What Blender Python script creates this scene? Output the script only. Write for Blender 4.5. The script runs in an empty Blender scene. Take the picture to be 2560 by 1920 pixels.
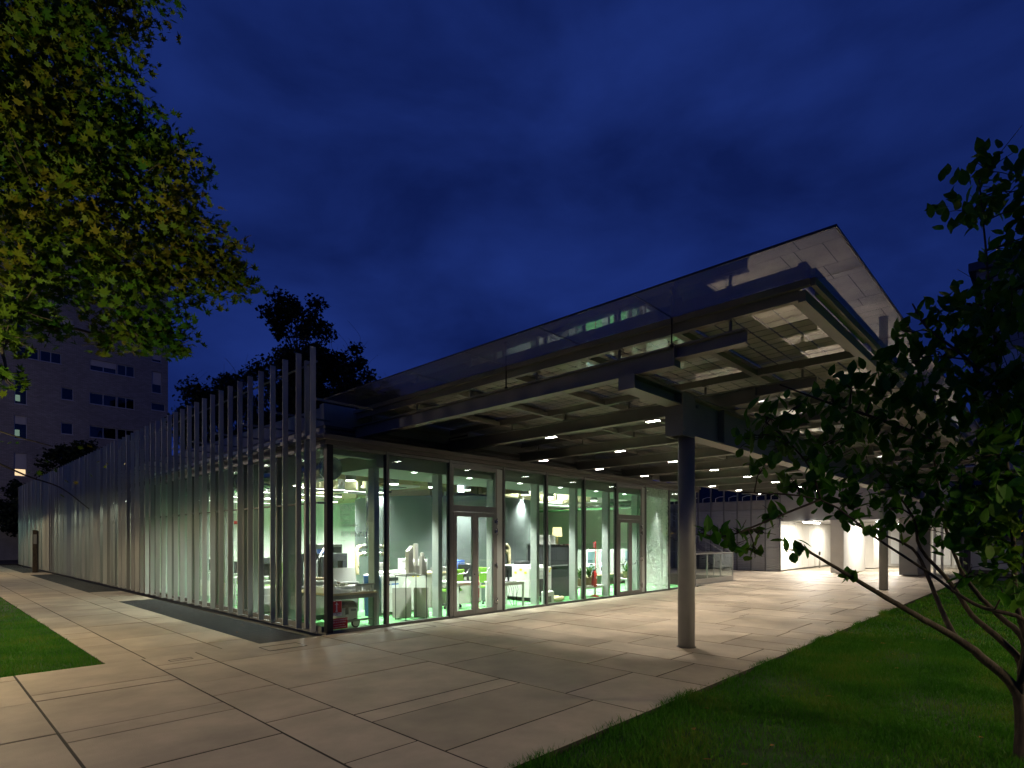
import bpy, math, random
import numpy as np
from mathutils import Vector, Matrix
random.seed(7)
rng = np.random.default_rng(7)
R = math.radians
scn = bpy.context.scene
COL = scn.collection

# ------------------------------------------------------------------ camera
cam_d = bpy.data.cameras.new('camera'); cam = bpy.data.objects.new('camera', cam_d); COL.objects.link(cam)
cam.location = (-5.35, -9.88, 1.75)
cam.rotation_euler = (R(90), 0, math.atan2(.6903, .7233) - R(90))
cam_d.sensor_width = 36; cam_d.lens = 36 * 1436 / 2560
cam_d.shift_y = (1348 - 960) / 2560
cam_d.clip_start = .05; cam_d.clip_end = 1500
scn.camera = cam

# ------------------------------------------------------------------ dusk sky
w = bpy.data.worlds.new('World'); scn.world = w; w.use_nodes = True
nt = w.node_tree; nt.nodes.clear()
def nd(t, typ, **kw):
    n = t.nodes.new(typ)
    for k, v in kw.items():
        if k in n.inputs.keys() if isinstance(k, str) else False: n.inputs[k].default_value = v
        else: setattr(n, k, v)
    return n
out = nt.nodes.new('ShaderNodeOutputWorld'); bg = nt.nodes.new('ShaderNodeBackground')
sky = nt.nodes.new('ShaderNodeTexSky'); sky.sky_type = 'NISHITA'; sky.sun_disc = False
sky.sun_elevation = R(-3.0); sky.sun_rotation = R(200); sky.altitude = 120; sky.air_density = 1.0; sky.ozone_density = 6.0
tint = nt.nodes.new('ShaderNodeMix'); tint.data_type = 'RGBA'; tint.blend_type = 'MIX'; tint.inputs['Factor'].default_value = .85
tint.inputs[7].default_value = (.062, .165, 1.08, 1)
tc = nt.nodes.new('ShaderNodeTexCoord'); mp = nt.nodes.new('ShaderNodeMapping'); mp.inputs['Scale'].default_value = (1.6, 1.6, 3.6); mp.inputs['Rotation'].default_value = (0, .35, .6)
nz = nt.nodes.new('ShaderNodeTexNoise'); nz.inputs['Scale'].default_value = 1.9; nz.inputs['Detail'].default_value = 6; nz.inputs['Roughness'].default_value = .52; nz.inputs['Distortion'].default_value = .25
rp = nt.nodes.new('ShaderNodeValToRGB'); rp.color_ramp.elements[0].position = .34; rp.color_ramp.elements[0].color = (.52, .54, .57, 1); rp.color_ramp.elements[1].position = .72; rp.color_ramp.elements[1].color = (1.38, 1.36, 1.25, 1)
mul = nt.nodes.new('ShaderNodeMix'); mul.data_type = 'RGBA'; mul.blend_type = 'MULTIPLY'; mul.inputs['Factor'].default_value = 1
L = nt.links.new
L(tc.outputs['Generated'], mp.inputs['Vector']); L(mp.outputs['Vector'], nz.inputs['Vector']); L(nz.outputs['Fac'], rp.inputs['Fac'])
L(sky.outputs['Color'], tint.inputs[6]); L(tint.outputs[2], mul.inputs[6]); L(rp.outputs['Color'], mul.inputs[7])
L(mul.outputs[2], bg.inputs['Color']); bg.inputs['Strength'].default_value = .15; L(bg.outputs[0], out.inputs['Surface'])

scn.view_settings.view_transform = 'Standard'; scn.view_settings.look = 'None'
scn.view_settings.exposure = 0; scn.view_settings.gamma = 1; scn.view_settings.use_curve_mapping = False
scn.render.engine = 'CYCLES'
cy = scn.cycles
cy.use_denoising = True; cy.max_bounces = 8; cy.diffuse_bounces = 3; cy.glossy_bounces = 3; cy.transmission_bounces = 4; cy.transparent_max_bounces = 20
cy.caustics_reflective = False; cy.caustics_refractive = False; cy.sample_clamp_indirect = 4.0
try: cy.denoiser = 'OPENIMAGEDENOISE'
except Exception: pass

# ------------------------------------------------------------------ materials
def newmat(name):
    m = bpy.data.materials.new(name); m.use_nodes = True; t = m.node_tree; t.nodes.clear()
    o = t.nodes.new('ShaderNodeOutputMaterial'); return m, t, o
def mat(name, col, rough=.5, metal=0., var=.0, vscale=4., bump=0., bscale=40., rnd=0., spec=.5, col2=None, stretch=None, emit=None, estr=0., detail=5):
    m, t, o = newmat(name); L = t.links.new
    p = t.nodes.new('ShaderNodeBsdfPrincipled'); L(p.outputs[0], o.inputs[0])
    p.inputs['Base Color'].default_value = (*col, 1); p.inputs['Roughness'].default_value = rough; p.inputs['Metallic'].default_value = metal
    p.inputs['Specular IOR Level'].default_value = spec
    tc = t.nodes.new('ShaderNodeTexCoord'); vec = tc.outputs['Object']
    if rnd or var or bump:
        geo = t.nodes.new('ShaderNodeNewGeometry'); vec = geo.outputs['Position']
    if stretch:
        mp = t.nodes.new('ShaderNodeMapping'); mp.inputs['Scale'].default_value = stretch; L(vec, mp.inputs['Vector']); vec = mp.outputs['Vector']
    cur = None
    if var or col2:
        n = t.nodes.new('ShaderNodeTexNoise'); n.inputs['Scale'].default_value = vscale; n.inputs['Detail'].default_value = detail; n.inputs['Roughness'].default_value = .6; L(vec, n.inputs['Vector'])
        r = t.nodes.new('ShaderNodeValToRGB'); r.color_ramp.elements[0].position = .3; r.color_ramp.elements[1].position = .7
        a = col; b = col2 if col2 else col
        k0, k1 = (1 - var, 1 + var)
        r.color_ramp.elements[0].color = (*[c * k0 for c in a], 1); r.color_ramp.elements[1].color = (*[min(1, c * k1) for c in b], 1)
        L(n.outputs['Fac'], r.inputs['Fac']); cur = r.outputs['Color']
        rr = t.nodes.new('ShaderNodeMapRange'); rr.inputs['To Min'].default_value = max(.03, rough - .1); rr.inputs['To Max'].default_value = min(1, rough + .12); L(n.outputs['Fac'], rr.inputs['Value']); L(rr.outputs[0], p.inputs['Roughness'])
    if rnd:
        oi = t.nodes.new('ShaderNodeObjectInfo'); mr = t.nodes.new('ShaderNodeMapRange'); mr.inputs['To Min'].default_value = 1 - rnd; mr.inputs['To Max'].default_value = 1 + rnd; L(oi.outputs['Random'], mr.inputs['Value'])
        mx = t.nodes.new('ShaderNodeMix'); mx.data_type = 'RGBA'; mx.blend_type = 'MULTIPLY'; mx.inputs['Factor'].default_value = 1
        if cur: L(cur, mx.inputs[6])
        else: mx.inputs[6].default_value = (*col, 1)
        L(mr.outputs[0], mx.inputs[7]); cur = mx.outputs[2]
    if cur: L(cur, p.inputs['Base Color'])
    if bump:
        n2 = t.nodes.new('ShaderNodeTexNoise'); n2.inputs['Scale'].default_value = bscale; n2.inputs['Detail'].default_value = 4; L(vec, n2.inputs['Vector'])
        bp = t.nodes.new('ShaderNodeBump'); bp.inputs['Strength'].default_value = bump; bp.inputs['Distance'].default_value = .01; L(n2.outputs['Fac'], bp.inputs['Height']); L(bp.outputs[0], p.inputs['Normal'])
    if emit:
        p.inputs['Emission Color'].default_value = (*emit, 1); p.inputs['Emission Strength'].default_value = estr
    return m
def schlick(t, base, extra=0.):
    lw = t.nodes.new('ShaderNodeLayerWeight'); lw.inputs['Blend'].default_value = .5
    pw = t.nodes.new('ShaderNodeMath'); pw.operation = 'POWER'; pw.inputs[1].default_value = 5; t.links.new(lw.outputs['Facing'], pw.inputs[0])
    mr = t.nodes.new('ShaderNodeMapRange'); mr.inputs['To Min'].default_value = base; mr.inputs['To Max'].default_value = 1.; t.links.new(pw.outputs[0], mr.inputs['Value'])
    return mr.outputs[0]
def glass(name, tintc, base=.05, rough=0.0, veil=0.):
    m, t, o = newmat(name); L = t.links.new
    tr = t.nodes.new('ShaderNodeBsdfTransparent'); tr.inputs[0].default_value = (*tintc, 1)
    gl = t.nodes.new('ShaderNodeBsdfGlossy'); gl.inputs['Roughness'].default_value = rough; gl.inputs[0].default_value = (.95, .97, 1, 1)
    mx = t.nodes.new('ShaderNodeMixShader'); L(schlick(t, base), mx.inputs[0]); L(tr.outputs[0], mx.inputs[1]); L(gl.outputs[0], mx.inputs[2])
    last = mx
    if veil:  # grey diffuse layer mixed over the glass, uneven by noise
        geo = t.nodes.new('ShaderNodeNewGeometry'); n = t.nodes.new('ShaderNodeTexNoise'); n.inputs['Scale'].default_value = .8; n.inputs['Detail'].default_value = 2; n.inputs['Roughness'].default_value = .5; L(geo.outputs['Position'], n.inputs['Vector'])
        mr = t.nodes.new('ShaderNodeMapRange'); mr.inputs['From Min'].default_value = .2; mr.inputs['From Max'].default_value = .75; mr.inputs['To Min'].default_value = veil * .5; mr.inputs['To Max'].default_value = veil; L(n.outputs['Fac'], mr.inputs['Value'])
        df = t.nodes.new('ShaderNodeBsdfDiffuse'); df.inputs[0].default_value = (.5, .5, .48, 1)
        m2 = t.nodes.new('ShaderNodeMixShader'); L(mr.outputs[0], m2.inputs[0]); L(mx.outputs[0], m2.inputs[1]); L(df.outputs[0], m2.inputs[2]); last = m2
    L(last.outputs[0], o.inputs[0]); return m
def leafmat(name, c1, c2, c3, scale, trans=.35):
    m, t, o = newmat(name); L = t.links.new
    geo = t.nodes.new('ShaderNodeNewGeometry')
    n = t.nodes.new('ShaderNodeTexNoise'); n.inputs['Scale'].default_value = scale; n.inputs['Detail'].default_value = 3; L(geo.outputs['Position'], n.inputs['Vector'])
    ri = t.nodes.new('ShaderNodeMath'); ri.operation = 'MULTIPLY_ADD'; ri.inputs[1].default_value = .30; L(geo.outputs['Random Per Island'], ri.inputs[0]); 
    sb = t.nodes.new('ShaderNodeMath'); sb.operation = 'ADD'; sb.inputs[1].default_value = -.15; L(n.outputs['Fac'], sb.inputs[0]); L(sb.outputs[0], ri.inputs[2])
    r = t.nodes.new('ShaderNodeValToRGB'); e = r.color_ramp.elements; e[0].position = .3; e[0].color = (*c1, 1); e[1].position = .72; e[1].color = (*c3, 1); x = e.new(.52); x.color = (*c2, 1)
    L(ri.outputs[0], r.inputs['Fac'])
    p = t.nodes.new('ShaderNodeBsdfPrincipled'); p.inputs['Roughness'].default_value = .6; p.inputs['Specular IOR Level'].default_value = .2; L(r.outputs[0], p.inputs['Base Color'])
    tl = t.nodes.new('ShaderNodeBsdfTranslucent'); L(r.outputs[0], tl.inputs[0])
    mx = t.nodes.new('ShaderNodeMixShader'); mx.inputs[0].default_value = trans; L(p.outputs[0], mx.inputs[1]); L(tl.outputs[0], mx.inputs[2]); L(mx.outputs[0], o.inputs[0]); return m
def emat(name, col, s):
    m, t, o = newmat(name); e = t.nodes.new('ShaderNodeEmission'); e.inputs[0].default_value = (*col, 1); e.inputs[1].default_value = s; t.links.new(e.outputs[0], o.inputs[0]); return m

M = {}
M['slab'] = mat('paving_concrete', (.37, .320, .248), .50, var=.24, vscale=1.6, bump=.3, bscale=110, rnd=.13, detail=10, spec=.4)
M['bed'] = mat('joint_bed', (.018, .016, .013), .9, var=.3, vscale=20)
M['kerb'] = mat('edge_concrete', (.30, .27, .22), .7, var=.15, vscale=6)
M['soil'] = mat('lawn_soil', (.020, .060, .008), .95, var=.35, vscale=5, bump=.5, bscale=60)
M['grass'] = leafmat('grass_blades', (.026, .125, .005), (.050, .19, .008), (.11, .18, .018), 1.1, .4)
M['earth'] = mat('earth', (.06, .055, .045), .95, var=.2)
M['steel'] = mat('painted_steel', (.22, .22, .20), .45, var=.1, vscale=3)
M['colsteel'] = mat('column_steel', (.20, .20, .20), .45, var=.06, vscale=5)
M['fin'] = mat('fin_aluminium', (.31, .32, .31), .45, .1, var=.09, vscale=1.2, stretch=(3, 3, .3), rnd=.16)
M['frame'] = mat('frame_aluminium', (.17, .175, .17), .4, .3, var=.06, vscale=6)
M['doorframe'] = mat('door_aluminium', (.21, .21, .20), .4, .3, var=.06, vscale=6)
M['black'] = mat('black_trim', (.012, .012, .013), .4)
M['stainless'] = mat('stainless_steel', (.62, .62, .62), .25, 1., var=.05)
M['glass'] = glass('facade_glass', (.90, .97, .93), .035)
M['cglass'] = glass('canopy_glass', (.52, .54, .57), .085, .012, .16)
M['dglass'] = glass('dark_glass', (.30, .34, .38), .06)
M['concrete'] = mat('fascia_concrete', (.27, .265, .25), .75, var=.16, vscale=2.5, bump=.2, bscale=30)
M['cornice'] = mat('cornice_metal', (.10, .092, .08), .5, var=.08)
M['roof'] = mat('roof_membrane', (.12, .12, .12), .9, var=.15)
M['gfloor'] = mat('green_floor', (.17, .50, .19), .28, var=.06, vscale=1.5)
M['iceil'] = mat('ceiling_paint', (.80, .80, .68), .8, var=.03)
M['iwall'] = mat('wall_paint', (.80, .82, .77), .7, var=.03)
M['bulk'] = mat('bulkhead_paint', (.30, .33, .30), .7, var=.04)
M['icol'] = mat('inner_column_paint', (.42, .46, .43), .45, var=.04)
M['drum'] = mat('dark_grey_plaster', (.085, .10, .10), .75, var=.12, vscale=1.5)
M['duct'] = mat('galvanised_duct', (.62, .65, .63), .22, .9, var=.08, vscale=9, stretch=(1, 1, 1))
M['baffle'] = mat('wood_wool', (.46, .43, .27), .95, var=.25, vscale=70, bump=.6, bscale=90)
M['white'] = mat('white_lacquer', (.78, .79, .77), .35, var=.03)
M['offwhite'] = mat('offwhite_panel', (.62, .62, .58), .45, var=.04)
M['board'] = mat('white_board', (.82, .80, .78), .7, var=.03)
M['ply'] = mat('plywood', (.55, .44, .28), .6, var=.15, vscale=5, stretch=(1, 1, 9))
M['mdf'] = mat('grey_board', (.48, .46, .42), .6, var=.05)
M['model'] = mat('card_model', (.74, .70, .62), .75, var=.06, vscale=9)
M['dark'] = mat('dark_plastic', (.03, .032, .035), .45)
M['grey'] = mat('grey_plastic', (.22, .225, .22), .5, var=.05)
M['screen'] = mat('screen_glass', (.010, .012, .014), .08)
M['green'] = mat('green_fabric', (.20, .44, .05), .75, var=.08, vscale=20)
M['red'] = mat('red_enamel', (.55, .025, .02), .32, var=.05)
M['signred'] = mat('sign_red', (.50, .016, .018), .4)
M['signwhite'] = mat('sign_white', (.80, .80, .78), .5)
M['yellow'] = mat('yellow_label', (.75, .62, .03), .5)
M['blue'] = mat('blue_plastic', (.05, .12, .42), .4)
M['bluelab'] = mat('blue_label', (.06, .2, .55), .5)
M['hose'] = mat('flex_hose', (.66, .54, .33), .55, var=.08, vscale=10)
M['rubber'] = mat('rubber', (.015, .015, .015), .8)
M['pot'] = mat('clay_pot', (.42, .36, .20), .8, var=.12, vscale=12)
M['plant'] = leafmat('pot_plant_leaf', (.03, .10, .02), (.06, .18, .04), (.35, .42, .22), 14, .2)
M['bark'] = mat('bark', (.042, .031, .022), .95, var=.6, vscale=26, bump=.8, bscale=50, stretch=(1, 1, .35))
M['birch'] = mat('pale_bark', (.16, .14, .11), .9, var=.35, vscale=8)
M['maple'] = leafmat('maple_leaf', (.025, .090, .005), (.075, .125, .007), (.135, .115, .009), 1.0, .45)
M['dogleaf'] = leafmat('ovate_leaf', (.022, .10, .006), (.045, .15, .010), (.085, .16, .014), 1.7, .4)
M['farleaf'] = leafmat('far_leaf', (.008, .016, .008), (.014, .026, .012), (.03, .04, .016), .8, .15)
M['redwood'] = mat('dry_leaf', (.28, .13, .03), .9, var=.3, vscale=30)
M['brick'] = None
M['winframe'] = mat('window_metal', (.55, .55, .56), .4, .3)
M['shutter'] = mat('roller_shutter', (.48, .46, .46), .7, var=.04)
M['pane'] = glass('flat_window_glass', (.5, .52, .56), .06)
M['apt_in'] = mat('dim_interior', (.05, .05, .055), .9)
M['ribpanel'] = None
M['panelgrey'] = mat('grey_panel', (.26, .26, .255), .6, var=.06, vscale=3)
M['passwall'] = mat('passage_panel', (.62, .60, .55), .6, var=.05, vscale=2)
M['darkfac'] = mat('dark_facade', (.07, .07, .075), .5, var=.1)
M['rail'] = mat('rail_steel', (.42, .42, .41), .35, .7)
M['grate'] = mat('grating_steel', (.13, .14, .145), .5, .6, var=.15, vscale=6)
M['lampemit'] = emat('lamp_led', (1, .95, .86), 45)
M['inlamp'] = emat('downlight_led', (1, .98, .92), 14)
M['tube'] = emat('tube_light', (1, .97, .90), 40)
M['warmwin'] = emat('warm_window', (1, .66, .32), 5)
M['coolwin'] = emat('cool_window', (.6, .85, .55), 1.0)
M['floodl'] = emat('flood_led', (1, .78, .42), 260)
M['blueled'] = emat('printer_led', (.62, .82, 1), 3.2)
M['shade'] = mat('lamp_fabric', (.8, .7, .5), .8, emit=(1, .72, .38), estr=2.0)
M['exitbox'] = emat('lit_box', (.82, .92, 1), 7)
M['orangeem'] = emat('amber_light', (1, .6, .05), 1.5)

def brickmat():
    m, t, o = newmat('grey_brick'); L = t.links.new
    p = t.nodes.new('ShaderNodeBsdfPrincipled'); L(p.outputs[0], o.inputs[0]); p.inputs['Roughness'].default_value = .85
    geo = t.nodes.new('ShaderNodeNewGeometry'); mp = t.nodes.new('ShaderNodeMapping'); mp.inputs['Rotation'].default_value = (R(90), 0, 0); L(geo.outputs['Position'], mp.inputs['Vector'])
    b = t.nodes.new('ShaderNodeTexBrick'); b.inputs['Scale'].default_value = 1.; b.inputs['Brick Width'].default_value = .32; b.inputs['Row Height'].default_value = .10; b.inputs['Mortar Size'].default_value = .008
    b.inputs['Color1'].default_value = (.36, .33, .32, 1); b.inputs['Color2'].default_value = (.27, .245, .24, 1); b.inputs['Mortar'].default_value = (.14, .135, .13, 1); L(mp.outputs[0], b.inputs['Vector'])
    wv = t.nodes.new('ShaderNodeTexNoise'); wv.inputs['Scale'].default_value = .35; wv.inputs['Detail'].default_value = 6; L(geo.outputs['Position'], wv.inputs['Vector'])
    mr = t.nodes.new('ShaderNodeMapRange'); mr.inputs['To Min'].default_value = .65; mr.inputs['To Max'].default_value = 1.3; L(wv.outputs['Fac'], mr.inputs['Value'])
    mx = t.nodes.new('ShaderNodeMix'); mx.data_type = 'RGBA'; mx.blend_type = 'MULTIPLY'; mx.inputs['Factor'].default_value = 1; L(b.outputs['Color'], mx.inputs[6]); L(mr.outputs[0], mx.inputs[7]); L(mx.outputs[2], p.inputs['Base Color'])
    bp = t.nodes.new('ShaderNodeBump'); bp.inputs['Strength'].default_value = .5; bp.inputs['Distance'].default_value = .01; L(b.outputs['Fac'], bp.inputs['Height']); bp.invert = True; L(bp.outputs[0], p.inputs['Normal']); return m
M['brick'] = brickmat()
def ribmat():
    m, t, o = newmat('ribbed_panel'); L = t.links.new
    p = t.nodes.new('ShaderNodeBsdfPrincipled'); L(p.outputs[0], o.inputs[0]); p.inputs['Roughness'].default_value = .5; p.inputs['Base Color'].default_value = (.33, .335, .33, 1)
    geo = t.nodes.new('ShaderNodeNewGeometry'); wv = t.nodes.new('ShaderNodeTexWave'); wv.bands_direction = 'Z'; wv.inputs['Scale'].default_value = 3.2; L(geo.outputs['Position'], wv.inputs['Vector'])
    bp = t.nodes.new('ShaderNodeBump'); bp.inputs['Strength'].default_value = .9; bp.inputs['Distance'].default_value = .02; L(wv.outputs['Fac'], bp.inputs['Height']); L(bp.outputs[0], p.inputs['Normal']); return m
M['ribpanel'] = ribmat()
def pvmat():
    # laminated photovoltaic glass: dark opaque cells with clear gaps between them
    m, t, o = newmat('photovoltaic_glass'); L = t.links.new
    geo = t.nodes.new('ShaderNodeNewGeometry'); sx = t.nodes.new('ShaderNodeSeparateXYZ'); L(geo.outputs['Position'], sx.inputs[0])
    def gap(sock, pitch, off, wd):
        a = t.nodes.new('ShaderNodeMath'); a.operation = 'MULTIPLY_ADD'; a.inputs[1].default_value = 1 / pitch; a.inputs[2].default_value = off; L(sock, a.inputs[0])
        f = t.nodes.new('ShaderNodeMath'); f.operation = 'FRACT'; L(a.outputs[0], f.inputs[0])
        c = t.nodes.new('ShaderNodeMath'); c.operation = 'LESS_THAN'; c.inputs[1].default_value = wd; L(f.outputs[0], c.inputs[0]); return c.outputs[0]
    gx = gap(sx.outputs['X'], .2317, .30, .10); gy = gap(sx.outputs['Y'], .2567, .1, .09)
    mxm = t.nodes.new('ShaderNodeMath'); mxm.operation = 'MAXIMUM'; L(gx, mxm.inputs[0]); L(gy, mxm.inputs[1])
    tr = t.nodes.new('ShaderNodeBsdfTransparent'); tr.inputs[0].default_value = (.5, .55, .6, 1)
    df = t.nodes.new('ShaderNodeBsdfDiffuse'); df.inputs[0].default_value = (.62, .62, .55, 1)
    m1 = t.nodes.new('ShaderNodeMixShader'); L(mxm.outputs[0], m1.inputs[0]); L(df.outputs[0], m1.inputs[1]); L(tr.outputs[0], m1.inputs[2])
    gl = t.nodes.new('ShaderNodeBsdfGlossy'); gl.inputs['Roughness'].default_value = .02; gl.inputs[0].default_value = (.95, .95, .95, 1)
    m2 = t.nodes.new('ShaderNodeMixShader'); L(schlick(t, .22), m2.inputs[0]); L(m1.outputs[0], m2.inputs[1]); L(gl.outputs[0], m2.inputs[2]); L(m2.outputs[0], o.inputs[0]); return m
M['pv'] = pvmat()
def fritmat():
    # glass covered with a film of small white fragments
    m, t, o = newmat('fragment_film_glass'); L = t.links.new
    geo = t.nodes.new('ShaderNodeNewGeometry'); v = t.nodes.new('ShaderNodeTexVoronoi'); v.inputs['Scale'].default_value = 58; L(geo.outputs['Position'], v.inputs['Vector'])
    n = t.nodes.new('ShaderNodeTexNoise'); n.inputs['Scale'].default_value = 1.4; n.inputs['Detail'].default_value = 4; L(geo.outputs['Position'], n.inputs['Vector'])
    sp = t.nodes.new('ShaderNodeSeparateColor'); L(v.outputs['Color'], sp.inputs[0])
    ad = t.nodes.new('ShaderNodeMath'); ad.operation = 'ADD'; L(sp.outputs[0], ad.inputs[0]); L(n.outputs['Fac'], ad.inputs[1])
    gt = t.nodes.new('ShaderNodeMath'); gt.operation = 'GREATER_THAN'; gt.inputs[1].default_value = .98; L(ad.outputs[0], gt.inputs[0])
    tr = t.nodes.new('ShaderNodeBsdfTransparent'); tr.inputs[0].default_value = (.90, .97, .93, 1)
    df = t.nodes.new('ShaderNodeBsdfDiffuse'); df.inputs[0].default_value = (.75, .78, .76, 1); tl = t.nodes.new('ShaderNodeBsdfTranslucent'); tl.inputs[0].default_value = (.7, .78, .72, 1)
    a = t.nodes.new('ShaderNodeMixShader'); a.inputs[0].default_value = .55; L(df.outputs[0], a.inputs[1]); L(tl.outputs[0], a.inputs[2])
    b = t.nodes.new('ShaderNodeMixShader'); L(gt.outputs[0], b.inputs[0]); L(tr.outputs[0], b.inputs[1]); L(a.outputs[0], b.inputs[2])
    gl = t.nodes.new('ShaderNodeBsdfGlossy'); gl.inputs['Roughness'].default_value = .01
    c = t.nodes.new('ShaderNodeMixShader'); L(schlick(t, .035), c.inputs[0]); L(b.outputs[0], c.inputs[1]); L(gl.outputs[0], c.inputs[2]); L(c.outputs[0], o.inputs[0]); return m
M['frit'] = fritmat()

# ------------------------------------------------------------------ mesh helpers
class MB:
    def __init__(s): s.v = []; s.f = []; s.sm = []
    def add(s, vs, fs, smooth=False, mtx=None):
        b = len(s.v)
        s.v += [tuple(mtx @ Vector(p)) for p in vs] if mtx is not None else [tuple(p) for p in vs]
        s.f += [tuple(i + b for i in f) for f in fs]; s.sm += [smooth] * len(fs); return s
    def box(s, x0, x1, y0, y1, z0, z1, mtx=None):
        v = [(x0, y0, z0), (x1, y0, z0), (x1, y1, z0), (x0, y1, z0), (x0, y0, z1), (x1, y0, z1), (x1, y1, z1), (x0, y1, z1)]
        return s.add(v, [(0, 3, 2, 1), (4, 5, 6, 7), (0, 1, 5, 4), (1, 2, 6, 5), (2, 3, 7, 6), (3, 0, 4, 7)], False, mtx)
    def slab(s, x0, x1, y0, y1, z0, z1, c=.0012):
        v = [(x0, y0, z0), (x1, y0, z0), (x1, y1, z0), (x0, y1, z0), (x0, y0, z1 - c), (x1, y0, z1 - c), (x1, y1, z1 - c), (x0, y1, z1 - c),
             (x0 + c, y0 + c, z1), (x1 - c, y0 + c, z1), (x1 - c, y1 - c, z1), (x0 + c, y1 - c, z1)]
        return s.add(v, [(0, 1, 5, 4), (1, 2, 6, 5), (2, 3, 7, 6), (3, 0, 4, 7), (4, 5, 9, 8), (5, 6, 10, 9), (6, 7, 11, 10), (7, 4, 8, 11), (8, 9, 10, 11)])
    def rbox(s, x0, x1, y0, y1, z0, z1, c=.01, mtx=None):   # box with all vertical and top edges chamfered
        def ring(i, z): return [(x0 + i + c, y0 + i, z), (x1 - i - c, y0 + i, z), (x1 - i, y0 + i + c, z), (x1 - i, y1 - i - c, z), (x1 - i - c, y1 - i, z), (x0 + i + c, y1 - i, z), (x0 + i, y1 - i - c, z), (x0 + i, y0 + i + c, z)]
        v = ring(0, z0) + ring(0, z1 - c) + ring(c, z1)
        f = [tuple(range(7, -1, -1)), tuple(range(16, 24))]
        for k in (0, 8):
            for i in range(8): f.append((k + i, k + (i + 1) % 8, k + 8 + (i + 1) % 8, k + 8 + i))
        return s.add(v, f, False, mtx)
    def tube(s, pts, rad, n=10, caps=True, smooth=True):
        pts = [Vector(p) for p in pts]; rs = rad if isinstance(rad, (list, tuple)) else [rad] * len(pts)
        b = len(s.v); up = None
        for i, p in enumerate(pts):
            d = (pts[min(i + 1, len(pts) - 1)] - pts[max(i - 1, 0)])
            d = d.normalized() if d.length > 1e-9 else Vector((0, 0, 1))
            if up is None: up = d.orthogonal().normalized()
            up = (up - d * up.dot(d)); up = up.normalized() if up.length > 1e-6 else d.orthogonal().normalized()
            sd = d.cross(up)
            for k in range(n):
                a = 2 * math.pi * k / n; s.v.append(tuple(p + (up * math.cos(a) + sd * math.sin(a)) * rs[i]))
        for i in range(len(pts) - 1):
            for k in range(n):
                s.f.append((b + i * n + k, b + i * n + (k + 1) % n, b + (i + 1) * n + (k + 1) % n, b + (i + 1) * n + k)); s.sm.append(smooth)
        if caps:
            s.f.append(tuple(b + k for k in range(n - 1, -1, -1))); s.f.append(tuple(b + (len(pts) - 1) * n + k for k in range(n))); s.sm += [False, False]
        return s
    def cyl(s, p, r, h, n=16, r2=None): return s.tube([p, (p[0], p[1], p[2] + h)], [r, r if r2 is None else r2], n)
    def lathe(s, c, prof, n=16):
        b = len(s.v)
        for r, z in prof:
            for k in range(n): a = 2 * math.pi * k / n; s.v.append((c[0] + r * math.cos(a), c[1] + r * math.sin(a), c[2] + z))
        for i in range(len(prof) - 1):
            for k in range(n): s.f.append((b + i * n + k, b + i * n + (k + 1) % n, b + (i + 1) * n + (k + 1) % n, b + (i + 1) * n + k)); s.sm.append(True)
        s.f.append(tuple(b + k for k in range(n - 1, -1, -1))); s.f.append(tuple(b + (len(prof) - 1) * n + k for k in range(n))); s.sm += [False, False]; return s
    def prism(s, poly, z0, z1, mtx=None):      # polygon in xy, extruded in z
        n = len(poly); v = [(x, y, z0) for x, y in poly] + [(x, y, z1) for x, y in poly]
        f = [tuple(range(n - 1, -1, -1)), tuple(range(n, 2 * n))] + [(i, (i + 1) % n, n + (i + 1) % n, n + i) for i in range(n)]
        return s.add(v, f, False, mtx)
    def ibeam(s, axis, a0, a1, c, z0, z1, wd, tf=.018, tw=.014):
        if axis == 'y':
            s.box(c - wd / 2, c + wd / 2, a0, a1, z0, z0 + tf); s.box(c - wd / 2, c + wd / 2, a0, a1, z1 - tf, z1); s.box(c - tw / 2, c + tw / 2, a0, a1, z0 + tf, z1 - tf)
        else:
            s.box(a0, a1, c - wd / 2, c + wd / 2, z0, z0 + tf); s.box(a0, a1, c - wd / 2, c + wd / 2, z1 - tf, z1); s.box(a0, a1, c - tw / 2, c + tw / 2, z0 + tf, z1 - tf)
        return s
    def mesh(s, name, m):
        me = bpy.data.meshes.new(name); me.from_pydata(s.v, [], s.f)
        if any(s.sm): me.polygons.foreach_set('use_smooth', s.sm)
        me.materials.append(m); me.update(); return me
    def build(s, name, m, parent=None):
        return ob(name, s.mesh(name, m), parent)
def ob(name, data, parent=None):
    o = bpy.data.objects.new(name, data); COL.objects.link(o)
    if parent is not None: o.parent = parent
    return o
def tag(o, label=None, cat=None, group=None, kind=None):
    if label: o['label'] = label
    if cat: o['category'] = cat
    if group: o['group'] = group
    if kind: o['kind'] = kind
    return o
def thing(name, label, cat, loc=(0, 0, 0), rz=0, group=None):
    o = bpy.data.objects.new(name, None); COL.objects.link(o); o.location = loc; o.rotation_euler = (0, 0, rz); o.empty_display_size = .1
    return tag(o, label, cat, group)
def copy_tree(o, parent=None):
    c = o.copy(); COL.objects.link(c); c.parent = parent
    for ch in list(o.children): copy_tree(ch, c)
    return c
def spot(parent, loc, power, ang, blend=.3, col=(1, .95, .86), size=.05, rot=(0, 0, 0)):
    d = bpy.data.lights.new('lamp_light', 'SPOT'); d.energy = power; d.spot_size = R(ang); d.spot_blend = blend; d.color = col; d.shadow_soft_size = size
    o = bpy.data.objects.new('lamp_light', d); COL.objects.link(o); o.parent = parent; o.location = loc; o.rotation_euler = rot; return o
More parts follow.
